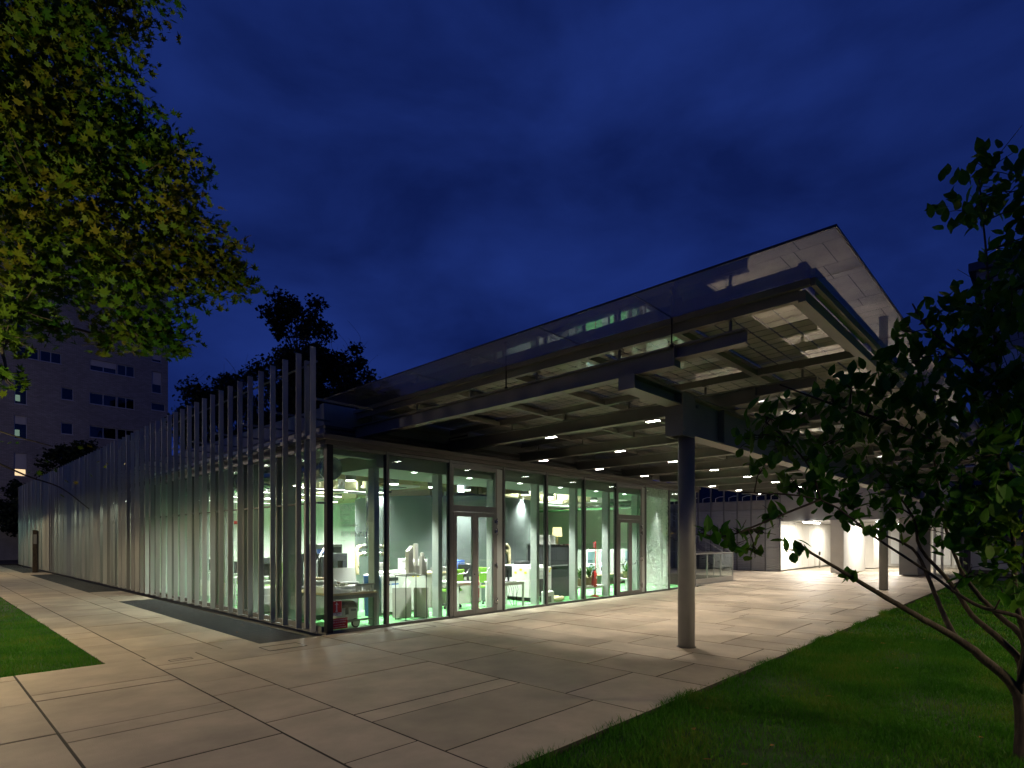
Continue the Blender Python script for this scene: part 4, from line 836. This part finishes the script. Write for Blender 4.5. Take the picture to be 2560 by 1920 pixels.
for x, y, l_, pw in ((26.2, -.35, 1.3, 200), (28.5, -.3, 1.2, 170), (29.0, -3.2, 1.2, 230), (33.5, -.3, 1.2, 170), (34.5, -3.2, 1.2, 200)):
    t_ = thing('passage_lamp', 'bright strip lamp under the passage ceiling, ' + {26.2: 'the one at the entrance', 28.5: 'second along the left wall', 29.0: 'the one between the two piers', 33.5: 'third along the left wall', 34.5: 'the farthest one on the right'}[x], 'lamp', (x + (.85 if x < 27 else 0), y, 2.60), 0, 'passage strip lamps')
    MB().box(-l_ / 2, l_ / 2, -.06, .06, .05, .115).build('housing', M['offwhite'], t_); MB().box(-l_ / 2 + .02, l_ / 2 - .02, -.05, .05, .0, .049).build('tube', M['tube'], t_)
    area(t_, (0, 0, -.02), pw, l_, .1, (1, .93, .82))
t_ = thing('bollard', 'small dark bollard by the passage wall', 'bollard', (33.0, .75, 0)); MB().cyl((0, 0, 0), .05, .8, 10).build('post', M['rail'], t_); MB().cyl((0, 0, .801), .06, .2, 10).build('cap', M['dark'], t_)
# dark right wing
WG = thing('right_wing', 'dark glazed wing with posters beyond the lawn', 'building')
MB().box(29.6, 45, -34, -6.35, 0, 4.9).build('core', M['darkfac'], WG)
for k in range(24):
    y = -6.5 - 1.1 * k
    MB().box(29.3, 29.36, y - .05, y, .0, 4.9).build('mullion', M['frame'], WG); MB().box(29.5, 29.55, y - 1.05, y - .06, .15, 1.7).build('lower_panel', M['panelgrey'] if k % 3 else M['darkfac'], WG); MB().box(29.45, 29.47, y - 1.05, y - .06, 1.9, 4.6).build('window_glass', M['dglass'], WG)
MB().box(29.2, 45, -34, -6.3, 4.905, 5.2).build('roof', M['concrete'], WG)
t_ = thing('notice_frame', 'amber framed notice on the dark wing', 'sign', (29.25, -9.3, 2.1)); MB().box(0, .03, 0, .05, 0, .6).box(0, .03, .051, .8, 0, .06).build('frame', M['orangeem'], t_); MB().box(.01, .03, .06, .8, .07, .6).build('panel', M['dark'], t_)
for y, c in ((-7.6, 'left'), (-8.6, 'right')):
    t_ = thing('wall_poster', c + ' pale poster on the dark wing', 'poster', (29.47, y, .3)); MB().box(0, .02, 0, .8, 0, 1.2).build('sheet', M['offwhite'], t_)
# stair
ST = thing('outdoor_stair', 'metal stair rising along the grey rear wall', 'stair', (25.7, 3.7, 0))
for k in range(14): MB().box(0, 1.0, .28 * k, .28 * k + .31, .17 * (k + 1) - .05, .17 * (k + 1)).build('tread', M['grate'], ST)
for x in (-.03, 1.0): 
    mb = MB(); mb.add([(x, -.1, 0), (x + .03, -.1, 0), (x + .03, 3.92, 2.46), (x, 3.92, 2.46), (x, -.1, .30), (x + .03, -.1, .30), (x + .03, 3.92, 2.76), (x, 3.92, 2.76)], [(0, 3, 2, 1), (4, 5, 6, 7), (0, 1, 5, 4), (1, 2, 6, 5), (2, 3, 7, 6), (3, 0, 4, 7)]); mb.build('stringer', M['panelgrey'], ST)
    MB().tube([(x, -.1, 1.05), (x, 3.92, 3.5)], .022, 8).build('handrail', M['rail'], ST)
    for k in range(5): MB().cyl((x + .015, .9 * k, .2 + .55 * k), .014, .9, 6).build('baluster', M['rail'], ST)
# stairwell opening with balustrade
PT = thing('stairwell_kerb', 'concrete kerb around the sunken stairwell', 'kerb'); MB().box(15.12, 18.9, .12, .30, -.6, .0).build('front_wall', M['concrete'], PT); MB().box(18.75, 18.94, .301, 12, -.6, .18).build('side_wall', M['concrete'], PT)
MB().box(15.12, 18.74, 7, 7.2, -.6, .9).build('far_wall', M['concrete'], PT)
BL = thing('glass_balustrade', 'glass balustrade with steel rail beside the stairwell', 'railing', (15.2, .24, 0))
MB().box(0, 3.7, -.02, .02, 1.16, 1.20).build('top_rail', M['rail'], BL); MB().box(0, 3.7, -.03, .03, .02, .20).build('base_plate', M['rail'], BL)
for x in (0, 1.23, 2.46, 3.66): MB().box(x, x + .045, -.022, .022, .201, 1.159).build('post', M['rail'], BL)
for a, b in ((.06, 1.22), (1.29, 2.45), (2.52, 3.65)): MB().box(a, b, -.006, .006, .22, 1.14).build('glass_panel', M['glass'], BL)
MB().box(3.66, 3.70, .023, 3.5, 1.16, 1.20).build('side_rail', M['rail'], BL)
for k in range(4): MB().box(3.66, 3.70, .8 + .85 * k, .84 + .85 * k, .18, 1.159).build('post', M['rail'], BL)

# ================================================================== APARTMENT BLOCK
AP = thing('apartment_block', 'tall grey brick apartment block behind the finned side', 'building')
YA = 57.
WN = [(1.02, 15.91, 1.88, 13.76), (.99, 12.71, 1.88, 10.65), (.99, 9.38, 1.86, 7.34), (1.05, 21.93, 1.9, 20.24), (4.32, 22.27, 5.22, 21.17), (4.32, 15.84, 5.22, 14.73), (4.3, 12.58, 5.19, 11.53), (1.16, 18.93, 2.69, 17.95), (2.79, 18.93, 4.32, 17.95), (6.48, 18.95, 8.62, 17.9), (8.69, 18.95, 10.13, 17.9), (6.46, 15.77, 8.62, 14.68), (8.69, 15.77, 10.13, 14.68), (6.46, 12.6, 8.62, 11.49), (8.69, 12.6, 10.13, 11.49), (11.64, 18.87, 12.52, 16.71), (11.64, 21.15, 12.52, 19.87), (11.59, 15.69, 12.85, 14.93), (1.12, 24.39, 1.9, 23.22), (4.48, 25.2, 5.19, 24.2), (7.61, 25.4, 8.91, 24.5),
      (4.32, 9.4, 5.2, 8.3), (6.46, 9.4, 8.62, 8.3), (1.0, 6.3, 1.86, 4.3), (-6, 18.95, -4, 17.9), (-6, 15.77, -4, 14.7), (-2.2, 22.2, -1.3, 21.1), (-2.2, 15.8, -1.3, 14.7)]
xs = sorted({-30., 13.1} | {v for a, _, b, _ in WN for v in (a, b)}); zs = sorted({-.4, 31.0} | {v for _, a, _, b in WN for v in (a, b)})
mb = MB()
for i in range(len(xs) - 1):
    run = None
    for j in range(len(zs) - 1):
        cx_, cz_ = (xs[i] + xs[i + 1]) / 2, (zs[j] + zs[j + 1]) / 2
        hole = any(a < cx_ < b and d_ < cz_ < c_ for a, c_, b, d_ in WN)
        if not hole and run is None: run = zs[j]
        if hole and run is not None: mb.box(xs[i], xs[i + 1], YA, YA + .35, run, zs[j]); run = None
    if run is not None: mb.box(xs[i], xs[i + 1], YA, YA + .35, run, zs[-1])
mb.build('wall', M['brick'], AP)
MB().box(-30, 13.1, YA + .9, YA + 14, -.4, 31).build('core', M['apt_in'], AP); MB().box(12.8, 13.1, YA + .351, YA + .9, -.4, 31).build('side_wall', M['brick'], AP); MB().box(-30.2, 13.3, YA - .2, YA + 14.2, 31.01, 31.5).build('roof', M['concrete'], AP)
for k in range(24): MB().box(-28 + 1.7 * k, -27.93 + 1.7 * k, YA - .05, YA - .001, 26, 31).build('rib', M['brick'], AP)
for i, (a, t1, b, b1) in enumerate(WN):
    wo = MB().box(a, a + .06, YA + .12, YA + .18, b1, t1).box(b - .06, b, YA + .12, YA + .18, b1, t1).box(a + .061, b - .061, YA + .12, YA + .18, b1, b1 + .06).box(a + .061, b - .061, YA + .12, YA + .18, t1 - .06, t1).build('window', M['winframe'], AP)
    MB().box(a + .061, b - .061, YA + .14, YA + .155, b1 + .061, t1 - .061).build('pane', M['pane'], wo)
    MB().box(a - .03, b + .03, YA - .05, YA + .11, b1 - .05, b1 - .002).build('sill', M['winframe'], wo)
    if b - a > 1.4: MB().box((a + b) / 2 - .03, (a + b) / 2 + .03, YA + .11, YA + .139, b1 + .061, t1 - .061).build('bar', M['winframe'], wo)
    cover = {0: 0, 1: .35, 2: .68, 9: .55, 15: .6, 16: .8, 7: 0, 4: .9, 3: .0}.get(i, random.choice([0, 0, .2, .5, 1]) if i > 17 else 0)
    if cover: MB().box(a + .062, b - .062, YA + .08, YA + .109, t1 - (t1 - b1) * cover, t1 - .061).build('shutter', M['shutter'], wo)
    if i == 2: MB().box(a + .07, b - .07, YA + .3, YA + .32, b1 + .07, b1 + (t1 - b1) * .32).build('lit_room', M['warmwin'], wo)
    if i in (0, 1): MB().box(a + .07, a + .40, YA + .3, YA + .32, b1 + .3, b1 + .85).build('lit_room', M['coolwin'], wo)
MB().box(-30, 3.2, YA - 3.2, YA - 2.9, 0, 3.2).build('ground_wall', M['concrete'], AP)
# tall building at the upper right with two floodlights
TB = thing('tower_block', 'tall brown building behind the small tree at the right', 'building')
MB().box(58.7, 74, -40, -4.6, -.4, 25.0).build('wall', M['brick'], TB); MB().box(58.2, 74.5, -40.5, -4.1, 25.01, 25.7).build('roof', M['darkfac'], TB)
for k in range(6):
    for j in range(7):
        y = -7.5 - 3.2 * j; z = 2.5 + 3.4 * k; MB().box(58.62, 58.69, y, y + 1.5, z, z + 1.6).build('window', M['winframe'], TB); 
for lab, x, y, z in (('upper bright floodlight seen through the leaves at the right', 66.5, -5.5, 30.2), ('lower bright floodlight seen through the leaves at the right', 66.4, -5.4, 28.4)):
    t_ = thing('floodlight', lab, 'lamp', (x, y, z)); MB().box(-.15, .3, -.3, .3, -.25, .25).build('housing', M['dark'], t_); MB().box(-.18, -.151, -.29, .29, -.24, .24).build('lens', M['floodl'], t_); MB().cyl((.1, 0, 25.7 - z), .06, z - 25.95, 8).build('mast', M['dark'], t_)

# ================================================================== STREET LAMPS (full cut-off heads standing left of the path and behind the viewer) AND ADDED FILL LAMPS
for x, y, pw, up, lab in ((-7.8, 2.2, 2300, 0, 'nearest street lamp on the left lawn under the maple'), (-6.5, 13.0, 900, 0, 'second street lamp along the left lawn'), (-6.5, 28.0, 1600, 0, 'far street lamp along the left lawn'), (.2, -17.0, 2100, 0, 'street lamp on the lawn behind the viewer'), (8.0, -14.5, 2200, 0, 'street lamp far out on the right lawn')):
    t_ = thing('street_lamp', lab, 'street lamp', (x, y, 0), 0, 'street lamps around the lawns')
    MB().cyl((0, 0, -.1), .06, 4.0, 12, .04).build('post', M['steel'], t_); MB().tube([(0, 0, 3.85), (.15, 0, 4.0), (.5, 0, 4.02)], .03, 8).build('arm', M['steel'], t_)
    MB().rbox(.45, .95, -.14, .14, 3.97, 4.06, .02).build('head', M['steel'], t_); MB().box(.5, .9, -.11, .11, 3.95, 3.969).build('lens', M['lampemit'], t_)
    spot(t_, (.7, 0, 3.93), pw, 166, .12, (1, .79, .44), .15)

t_ = thing('maple_fill_light', 'added ground spotlight out of view, brightening the maple', 'lamp', (-7.6, -6.4, 0))  # added lamp, never in view, put here to brighten the maple crown
MB().cyl((0, 0, -.1), .02, .2, 8).build('spike', M['black'], t_); MB().tube([(-.04, -.05, .10), (.06, .08, .30)], .07, 14).build('housing', M['black'], t_); MB().tube([(.061, .081, .301), (.065, .086, .309)], .06, 14).build('lens', M['lampemit'], t_)
dv = Vector((2.7, 4.6, 5.6)); spot(t_, (.08, .1, .34), 1800, 48, .8, (1, .92, .46), .08, dv.to_track_quat('-Z', 'Y').to_euler())
t_ = thing('block_fill_lamp', 'added unseen globe lamp brightening the apartment block', 'street lamp', (-15, 38, 0))  # added out of view to lift the brick front evenly
MB().cyl((0, 0, -.5), .09, 9.3, 12, .06).build('post', M['steel'], t_); MB().lathe((0, 0, 8.8), [(.05, 0), (.2, .08), (.28, .28), (.2, .48), (.05, .56)], 16).build('globe', M['lampemit'], t_); point(t_, (0, 0, 9.75), 1250, (1, .80, .64), .3)

# ================================================================== TREES
def limb(mb, pts, r0, r1, n=8):
    # smooth the polyline a little and taper
    P_ = [Vector(p) for p in pts]; full = []
    for i in range(len(P_) - 1):
        p0 = P_[max(i - 1, 0)]; p1 = P_[i]; p2 = P_[i + 1]; p3 = P_[min(i + 2, len(P_) - 1)]
        for k in range(4):
            t = k / 4; full.append(.5 * ((2 * p1) + (-p0 + p2) * t + (2 * p0 - 5 * p1 + 4 * p2 - p3) * t * t + (-p0 + 3 * p1 - 3 * p2 + p3) * t ** 3))
    full.append(P_[-1]); m_ = len(full)
    full = [p + Vector((random.uniform(-1, 1), random.uniform(-1, 1), random.uniform(-1, 1))) * r1 * .35 for p in full]
    mb.tube(full, [r0 + (r1 - r0) * (i / (m_ - 1)) ** .8 for i in range(m_)], n)
    return full
def maple_shape():
    ang = [-90, -50, -25, 0, 22, 45, 65, 90, 115, 135, 158, 180, 205, 230]; rad = [.25, .42, .30, .85, .42, .95, .45, 1.15, .45, .95, .42, .85, .30, .42]
    v = [(0, 0, .0)] + [(r * math.cos(R(a)), r * math.sin(R(a)), -.10 * r * r) for a, r in zip(ang, rad)]
    return np.array(v, np.float32), [(0, 1 + i, 1 + (i + 1) % 14) for i in range(14)]
def ovate_shape():
    v = [(0, -1, 0), (.42, -.66, .07), (.62, -.1, .10), (.44, .5, .04), (0, 1.15, -.22), (-.44, .5, .04), (-.62, -.1, .10), (-.42, -.66, .07), (0, -.62, 0), (0, -.1, 0), (0, .5, -.06)]
    return np.array(v, np.float32), [(0, 1, 8), (0, 8, 7), (8, 1, 2, 9), (7, 8, 9, 6), (9, 2, 3, 10), (6, 9, 10, 5), (10, 3, 4), (5, 10, 4)]
def rotmats(n, droop, spread):
    a = rng.uniform(0, 2 * np.pi, n); b = rng.normal(droop, spread, n); c = rng.uniform(-.9, .9, n)
    ca, sa, cb, sb, cc, sc = np.cos(a), np.sin(a), np.cos(b), np.sin(b), np.cos(c), np.sin(c)
    Z = np.stack([np.stack([ca, -sa, 0 * a], 1), np.stack([sa, ca, 0 * a], 1), np.stack([0 * a, 0 * a, 1 + 0 * a], 1)], 1)
    X = np.stack([np.stack([1 + 0 * b, 0 * b, 0 * b], 1), np.stack([0 * b, cb, -sb], 1), np.stack([0 * b, sb, cb], 1)], 1)
    Yr = np.stack([np.stack([cc, 0 * c, sc], 1), np.stack([0 * c, 1 + 0 * c, 0 * c], 1), np.stack([-sc, 0 * c, cc], 1)], 1)
    return Z @ X @ Yr
def leaves_mesh(name, shape, pos, rot, size, m):
    V0, F0 = shape; n = len(pos)
    V = np.einsum('nij,kj->nki', rot, V0) * size[:, None, None] + pos[:, None, :]
    nv = len(V0); verts = V.reshape(-1, 3).astype(np.float32)
    me = bpy.data.meshes.new(name); me.vertices.add(len(verts)); me.vertices.foreach_set('co', verts.ravel())
    loops = []; starts = []; off = 0
    for f in F0: starts.append(off); loops += f; off += len(f)
    lo = (np.arange(n)[:, None] * nv + np.array(loops)[None]).astype(np.int32).ravel(); st = (np.arange(n)[:, None] * off + np.array(starts)[None]).astype(np.int32).ravel()
    me.loops.add(len(lo)); me.loops.foreach_set('vertex_index', lo); me.polygons.add(len(st)); me.polygons.foreach_set('loop_start', st); me.update(calc_edges=True); me.validate(); me.materials.append(m); return me
def blob_points(blobs, dens, pw=.5):
    out = []
    for x, y, z, r in blobs:
        n = max(6, int(dens * r * r)); d = rng.normal(size=(n, 3)); d /= np.linalg.norm(d, axis=1)[:, None]; rr = r * rng.random(n) ** pw * (1 + .25 * np.sin(d[:, 0] * 5 + x * 7) * np.sin(d[:, 2] * 6 + z * 5))
        out.append(np.array([x, y, z]) + d * rr[:, None] * np.array([1.05, 1.05, .85]))
    return np.concatenate(out)
def crown(tree, shape, blobs, dens, smin, smax, m, droop, spread, singles, center):
    pos = blob_points(blobs, dens); n = len(pos); rot = rotmats(n, droop, spread); size = rng.uniform(smin, smax, n)
    # the leaves nearest the viewer's side are single objects, the rest one mass
    order = np.argsort(np.linalg.norm(pos - np.array(center), axis=1)); one = order[:singles]; rest = order[singles:]
    o = ob('foliage', leaves_mesh('foliage', shape, pos[rest], rot[rest], size[rest], m), tree); o['kind'] = 'stuff'
    V0, F0 = shape; base = bpy.data.meshes.new('leaf'); base.from_pydata([tuple(map(float, v)) for v in V0], [], F0); base.materials.append(m)
    for i in one:
        q = ob('leaf', base, tree); mt = Matrix([list(map(float, r)) for r in rot[i]]).to_4x4(); q.matrix_local = Matrix.Translation(Vector(map(float, pos[i]))) @ mt @ Matrix.Scale(float(size[i]), 4)
    return pos
LB = [(-4.72, -2.75, 3.62, .22), (-4.78, -3.0, 3.2, .18), (-4.35, -2.3, 3.95, .22), (-4.39, -.74, 8.03, .75), (-3.92, -1.24, 8.13, .7), (-3.5, -1.39, 8.61, .6), (-4.48, -.94, 7.09, .8), (-3.99, -1.45, 7.33, .75), (-4.46, -1.4, 6.04, .85), (-3.96, -1.49, 6.52, .8), (-3.48, -1.7, 6.71, .55), (-3.08, -1.83, 6.35, .5), (-3.63, -1.83, 5.86, .8), (-4.31, -1.85, 5.29, .8), (-3.18, -2.01, 5.59, .62), (-2.7, -2.08, 5.35, .5), (-2.49, -2.16, 5.09, .36), (-2.98, -2.08, 5.0, .45), (-3.34, -1.99, 4.86, .5), (-3.87, -2.02, 4.95, .6), (-4.44, -2.14, 4.54, .6), (-4.66, -2.49, 3.97, .35), (-3.62, -2.13, 4.36, .45), (-3.8, -2.09, 4.0, .26), (-3.21, -2.13, 4.24, .34), (-3.15, -2.2, 4.05, .2), (-3.47, -2.15, 4.03, .2), (-5.02, -.81, 6.49, 1.1), (-5.13, -1.42, 4.88, .9), (-4.93, -.18, 8.03, 1.0), (-6.2, -.2, 6.8, 1.5), (-7.4, .6, 7.6, 1.7), (-8.6, 1.4, 6.9, 1.6), (-6.6, 1.6, 8.4, 1.5)]
mt_ = thing('maple_tree', 'large maple with yellow green leaves reaching in from the upper left', 'tree', (0, 0, 0))
tb = MB(); limb(tb, [(-8.0, 1.7, -.1), (-7.9, 1.6, 1.5), (-7.7, 1.4, 3.2), (-7.4, 1.0, 4.8), (-7.0, .8, 6.4), (-6.7, .8, 8.2)], .24, .09, 12); tb.build('trunk', M['bark'], mt_)
bb = MB(); nodes = [Vector(p) for p in ((-7.7, 1.4, 3.2), (-7.4, 1.0, 4.6), (-7.2, .9, 5.6), (-6.95, .8, 6.8))]
for (x, y, z, r) in sorted(LB, key=lambda b: (Vector(b[:3]) - Vector((-7.2, 1, 5.5))).length):
    c = Vector((x, y, z)); s0 = min(nodes, key=lambda p: (p - c).length); ln = (c - s0).length
    jt = lambda: Vector((random.uniform(-1, 1), random.uniform(-1, 1), random.uniform(-.4, 1))) * ln * .10
    m1, m2 = s0.lerp(c, .33) + jt(), s0.lerp(c, .68) + jt(); e_ = c + Vector((random.uniform(-1, 1), random.uniform(-1, 1), random.uniform(-.5, .5))) * r * .5
    limb(bb, [s0, m1, m2, c, e_], .034 if r > .9 else .020, .005, 6); nodes += [m2, c]
    for _ in range(7):
        d_ = Vector((random.uniform(-1, 1), random.uniform(-1, 1), random.uniform(-.7, .7))); limb(bb, [m2.lerp(c, random.uniform(.2, 1)), c + d_ * r * .4 + jt() * .4, c + d_ * r * .9], .009, .003, 5)
bb.build('branches', M['bark'], mt_)['kind'] = 'stuff'
crown(mt_, maple_shape(), LB, 1750, .045, .085, M['maple'], .75, .55, 290, (-4.6, -4.5, 4.4))
# low hanging twig of the maple
lt = MB(); tw = [[(-6.4, -2.4, 3.6), (-5.6, -3.0, 3.0), (-5.0, -3.4, 2.72), (-4.76, -3.54, 2.62), (-4.5, -3.6, 2.55)], [(-5.6, -3.0, 3.0), (-5.0, -3.35, 2.5), (-4.68, -3.49, 2.30), (-4.45, -3.58, 2.2), (-4.25, -3.62, 2.02)]]
for p in tw: limb(lt, p, .012, .004, 6)
lt.build('hanging_twig', M['bark'], mt_)
hp = np.array([(-4.9 + .16 * i, -3.48 - .03 * i, 2.66 - .10 * (i % 4) - .04 * i) for i in range(6)] * 4) + rng.normal(0, .07, (24, 3))
o = ob('hanging_leaves', leaves_mesh('hanging_leaves', maple_shape(), hp, rotmats(24, .6, .6), rng.uniform(.02, .04, 24), M['maple']), mt_); o['kind'] = 'stuff'

# small multi-stemmed tree at the right
BRN = {'a': [(.875, -9.64, -.1), (.91, -9.63, .47), (.57, -9.42, .81), (.37, -9.28, .97), (.01, -9.13, 1.13), (-.37, -9.01, 1.28), (-.8, -8.85, 1.47), (-1.08, -8.7, 1.62), (-1.31, -8.61, 1.72)],
 'b': [(.37, -9.28, .97), (.47, -9.17, 1.19), (.64, -9.06, 1.44), (.67, -8.95, 1.67), (.57, -8.7, 1.81), (.49, -8.46, 1.92)],
 'c': [(.91, -9.63, .45), (.93, -9.65, .73), (.78, -9.5, .96), (.78, -9.35, 1.11), (.76, -9.19, 1.4), (.72, -9.0, 1.67), (.67, -8.95, 1.95), (.6, -8.72, 2.35)],
 'd': [(.93, -9.65, .65), (.81, -9.67, .94), (.81, -9.52, 1.12), (.8, -9.37, 1.31), (.96, -9.25, 1.5), (1.11, -9.12, 1.92), (1.16, -9.02, 2.67), (1.08, -8.94, 3.4)],
 'e': [(.9, -9.64, .5), (.69, -9.69, .9), (.63, -9.63, 1.27), (.74, -9.6, 1.9), (.94, -9.52, 2.91), (1.13, -9.43, 4.01), (1.21, -9.36, 4.94)],
 'f': [(.69, -9.69, .9), (.54, -9.68, 1.13), (.46, -9.45, 1.21), (.45, -9.3, 1.3), (.4, -9.1, 1.48), (.13, -8.81, 1.74), (-.1, -8.43, 2.08), (-.46, -7.9, 2.15)],
 'i': [(-.10, -8.43, 2.08), (-.22, -8.22, 1.98), (-.36, -8.03, 1.88), (-.52, -7.90, 1.80), (-.68, -7.80, 1.77), (-.80, -7.72, 1.80)], 'j': [(-.10, -8.43, 2.08), (-.05, -8.34, 2.35), (-.15, -8.18, 2.6), (-.30, -8.06, 2.75)],
 'g': [(1.16, -9.02, 2.67), (.48, -8.75, 2.79), (.01, -8.4, 2.94), (-.23, -8.15, 3.07)], 'h': [(.94, -9.52, 2.91), (.75, -9.32, 3.25), (.64, -9.06, 3.55), (.67, -8.95, 3.8)]}
RBL = [(1.36, -9.66, 4.62, .16), (1.40, -9.70, 4.15, .2), (1.22, -9.5, 4.3, .12), (1.26, -9.42, 5.05, .3), (1.13, -9.29, 4.69, .28), (1.10, -9.40, 4.60, .18), (1.45, -9.62, 4.83, .3), (1.42, -9.72, 4.50, .2), (1.2, -9.5, 3.87, .35), (.96, -9.25, 3.76, .3), (.82, -9.1, 3.66, .2), (.76, -9.62, 3.51, .4), (.93, -9.36, 3.35, .35), (.79, -9.07, 3.38, .3), (.67, -8.95, 3.55, .18), (.6, -8.87, 3.31, .22), (.63, -9.63, 2.97, .4), (.78, -9.35, 2.91, .4), (.74, -9.02, 3.0, .35), (.36, -8.77, 3.07, .28), (.2, -8.6, 3.11, .22), (.08, -8.47, 2.94, .25), (.45, -8.72, 2.75, .32), (.77, -9.05, 2.58, .38), (.69, -9.41, 2.46, .4), (.52, -9.66, 2.45, .4), (.01, -8.55, 2.61, .28), (-.11, -8.27, 2.9, .2), (-.27, -8.1, 2.8, .2), (-.39, -7.98, 2.63, .18), (-.2, -8.18, 2.56, .24), (.01, -8.4, 2.39, .28), (.41, -8.67, 2.37, .34), (.7, -8.97, 2.2, .38), (.73, -9.3, 2.08, .4), (.48, -9.61, 2.02, .4), (-.34, -8.03, 2.36, .14), (-.13, -8.25, 2.22, .2), (.26, -8.52, 2.09, .24), (.53, -8.8, 2.02, .24), (.03, -8.42, 2.19, .2), (-.77, -7.73, 1.84, .09), (-.68, -7.82, 1.78, .13), (-.46, -7.9, 1.81, .15), (-.32, -8.05, 1.81, .13), (-.61, -7.9, 1.68, .13), (-.37, -8.0, 1.64, .1), (-.25, -8.13, 1.95, .13), (.67, -9.09, 1.85, .26), (.57, -9.42, 1.74, .32), (.39, -9.66, 1.59, .3), (.52, -9.37, 1.49, .16), (.32, -9.6, 1.35, .14), (-1.31, -8.61, 1.68, .09), (-.83, -8.82, 1.49, .05), (-.22, -8.88, 1.81, .09), (-.12, -8.7, 1.87, .1), (1.17, -9.76, 3.92, .5), (.8, -9.81, 2.84, .5), (.53, -9.81, 2.04, .5), (1.3, -10.0, 3.2, .5), (1.5, -9.9, 4.4, .5)]
st_ = thing('garden_tree', 'small multi stemmed tree with dark oval leaves on the right lawn', 'tree', (0, 0, 0))
allp = []
for k, p in BRN.items():
    r0 = {'a': .047, 'c': .036, 'd': .030, 'e': .028, 'b': .024, 'f': .02, 'g': .018, 'h': .016, 'i': .010, 'j': .010}[k]; mb = MB(); allp += limb(mb, p, r0, .006, 9); mb.build('stem', M['bark'], st_)
bb = MB()
for x, y, z, r in RBL:
    c = Vector((x, y, z)); s0 = min(allp, key=lambda p: (p - c).length + (0 if p.z < z else .3)); limb(bb, [s0, s0.lerp(c, .5) + Vector((0, 0, .03)), c], .008, .004, 5)
    for _ in range(4): d_ = Vector((random.uniform(-1, 1), random.uniform(-1, 1), random.uniform(-.6, .8))) * r; limb(bb, [s0.lerp(c, .7), c + d_ * .5, c + d_ * .95], .005, .002, 4)
bb.build('twigs', M['bark'], st_)['kind'] = 'stuff'
crown(st_, ovate_shape(), RBL, 520, .045, .075, M['dogleaf'], .9, .5, 290, (-2.2, -9.2, 2.3))

# far trees
def quad_shape(): return np.array([(-.5, -.3, 0), (.1, -.45, .1), (.6, .05, 0), (.05, .5, .1)], np.float32), [(0, 1, 2, 3)]
def far_tree(label, x, y, h, wd, n, bare=True, mid=.68, k_=48):
    t_ = thing('background_tree', label, 'tree', (0, 0, 0)); mb = MB(); limb(mb, [(x, y, -.4), (x + .1, y, h * .3), (x - .1, y + .1, h * .65), (x, y, h * .96)], .22, .02, 8); mb.build('trunk', M['bark'], t_)
    bl = []; bm = MB()
    for k in range(k_):
        f = random.uniform(mid - .3, .985); q = (f - mid) / (.36 if f < mid else 1.04 - mid); r = wd * math.sqrt(max(.02, 1 - q * q)) * random.uniform(.15, 1); a = random.uniform(0, 6.28); c = (x + r * math.cos(a), y + r * math.sin(a), h * f); bl.append((*c, wd * random.uniform(.22, .42) * (1.25 - .6 * abs(q)))); limb(bm, [(x, y, h * f * .82), (x + r * .5 * math.cos(a), y + r * .5 * math.sin(a), h * f * .93), c], .05, .012, 5)
        if bare and f > mid: limb(bm, [c, (c[0] + random.uniform(-.5, .5), c[1], c[2] + 1.0), (c[0] + random.uniform(-.9, .9), c[1], c[2] + 2.0)], .014, .006, 4)
    bm.build('branches', M['bark'], t_)['kind'] = 'stuff'
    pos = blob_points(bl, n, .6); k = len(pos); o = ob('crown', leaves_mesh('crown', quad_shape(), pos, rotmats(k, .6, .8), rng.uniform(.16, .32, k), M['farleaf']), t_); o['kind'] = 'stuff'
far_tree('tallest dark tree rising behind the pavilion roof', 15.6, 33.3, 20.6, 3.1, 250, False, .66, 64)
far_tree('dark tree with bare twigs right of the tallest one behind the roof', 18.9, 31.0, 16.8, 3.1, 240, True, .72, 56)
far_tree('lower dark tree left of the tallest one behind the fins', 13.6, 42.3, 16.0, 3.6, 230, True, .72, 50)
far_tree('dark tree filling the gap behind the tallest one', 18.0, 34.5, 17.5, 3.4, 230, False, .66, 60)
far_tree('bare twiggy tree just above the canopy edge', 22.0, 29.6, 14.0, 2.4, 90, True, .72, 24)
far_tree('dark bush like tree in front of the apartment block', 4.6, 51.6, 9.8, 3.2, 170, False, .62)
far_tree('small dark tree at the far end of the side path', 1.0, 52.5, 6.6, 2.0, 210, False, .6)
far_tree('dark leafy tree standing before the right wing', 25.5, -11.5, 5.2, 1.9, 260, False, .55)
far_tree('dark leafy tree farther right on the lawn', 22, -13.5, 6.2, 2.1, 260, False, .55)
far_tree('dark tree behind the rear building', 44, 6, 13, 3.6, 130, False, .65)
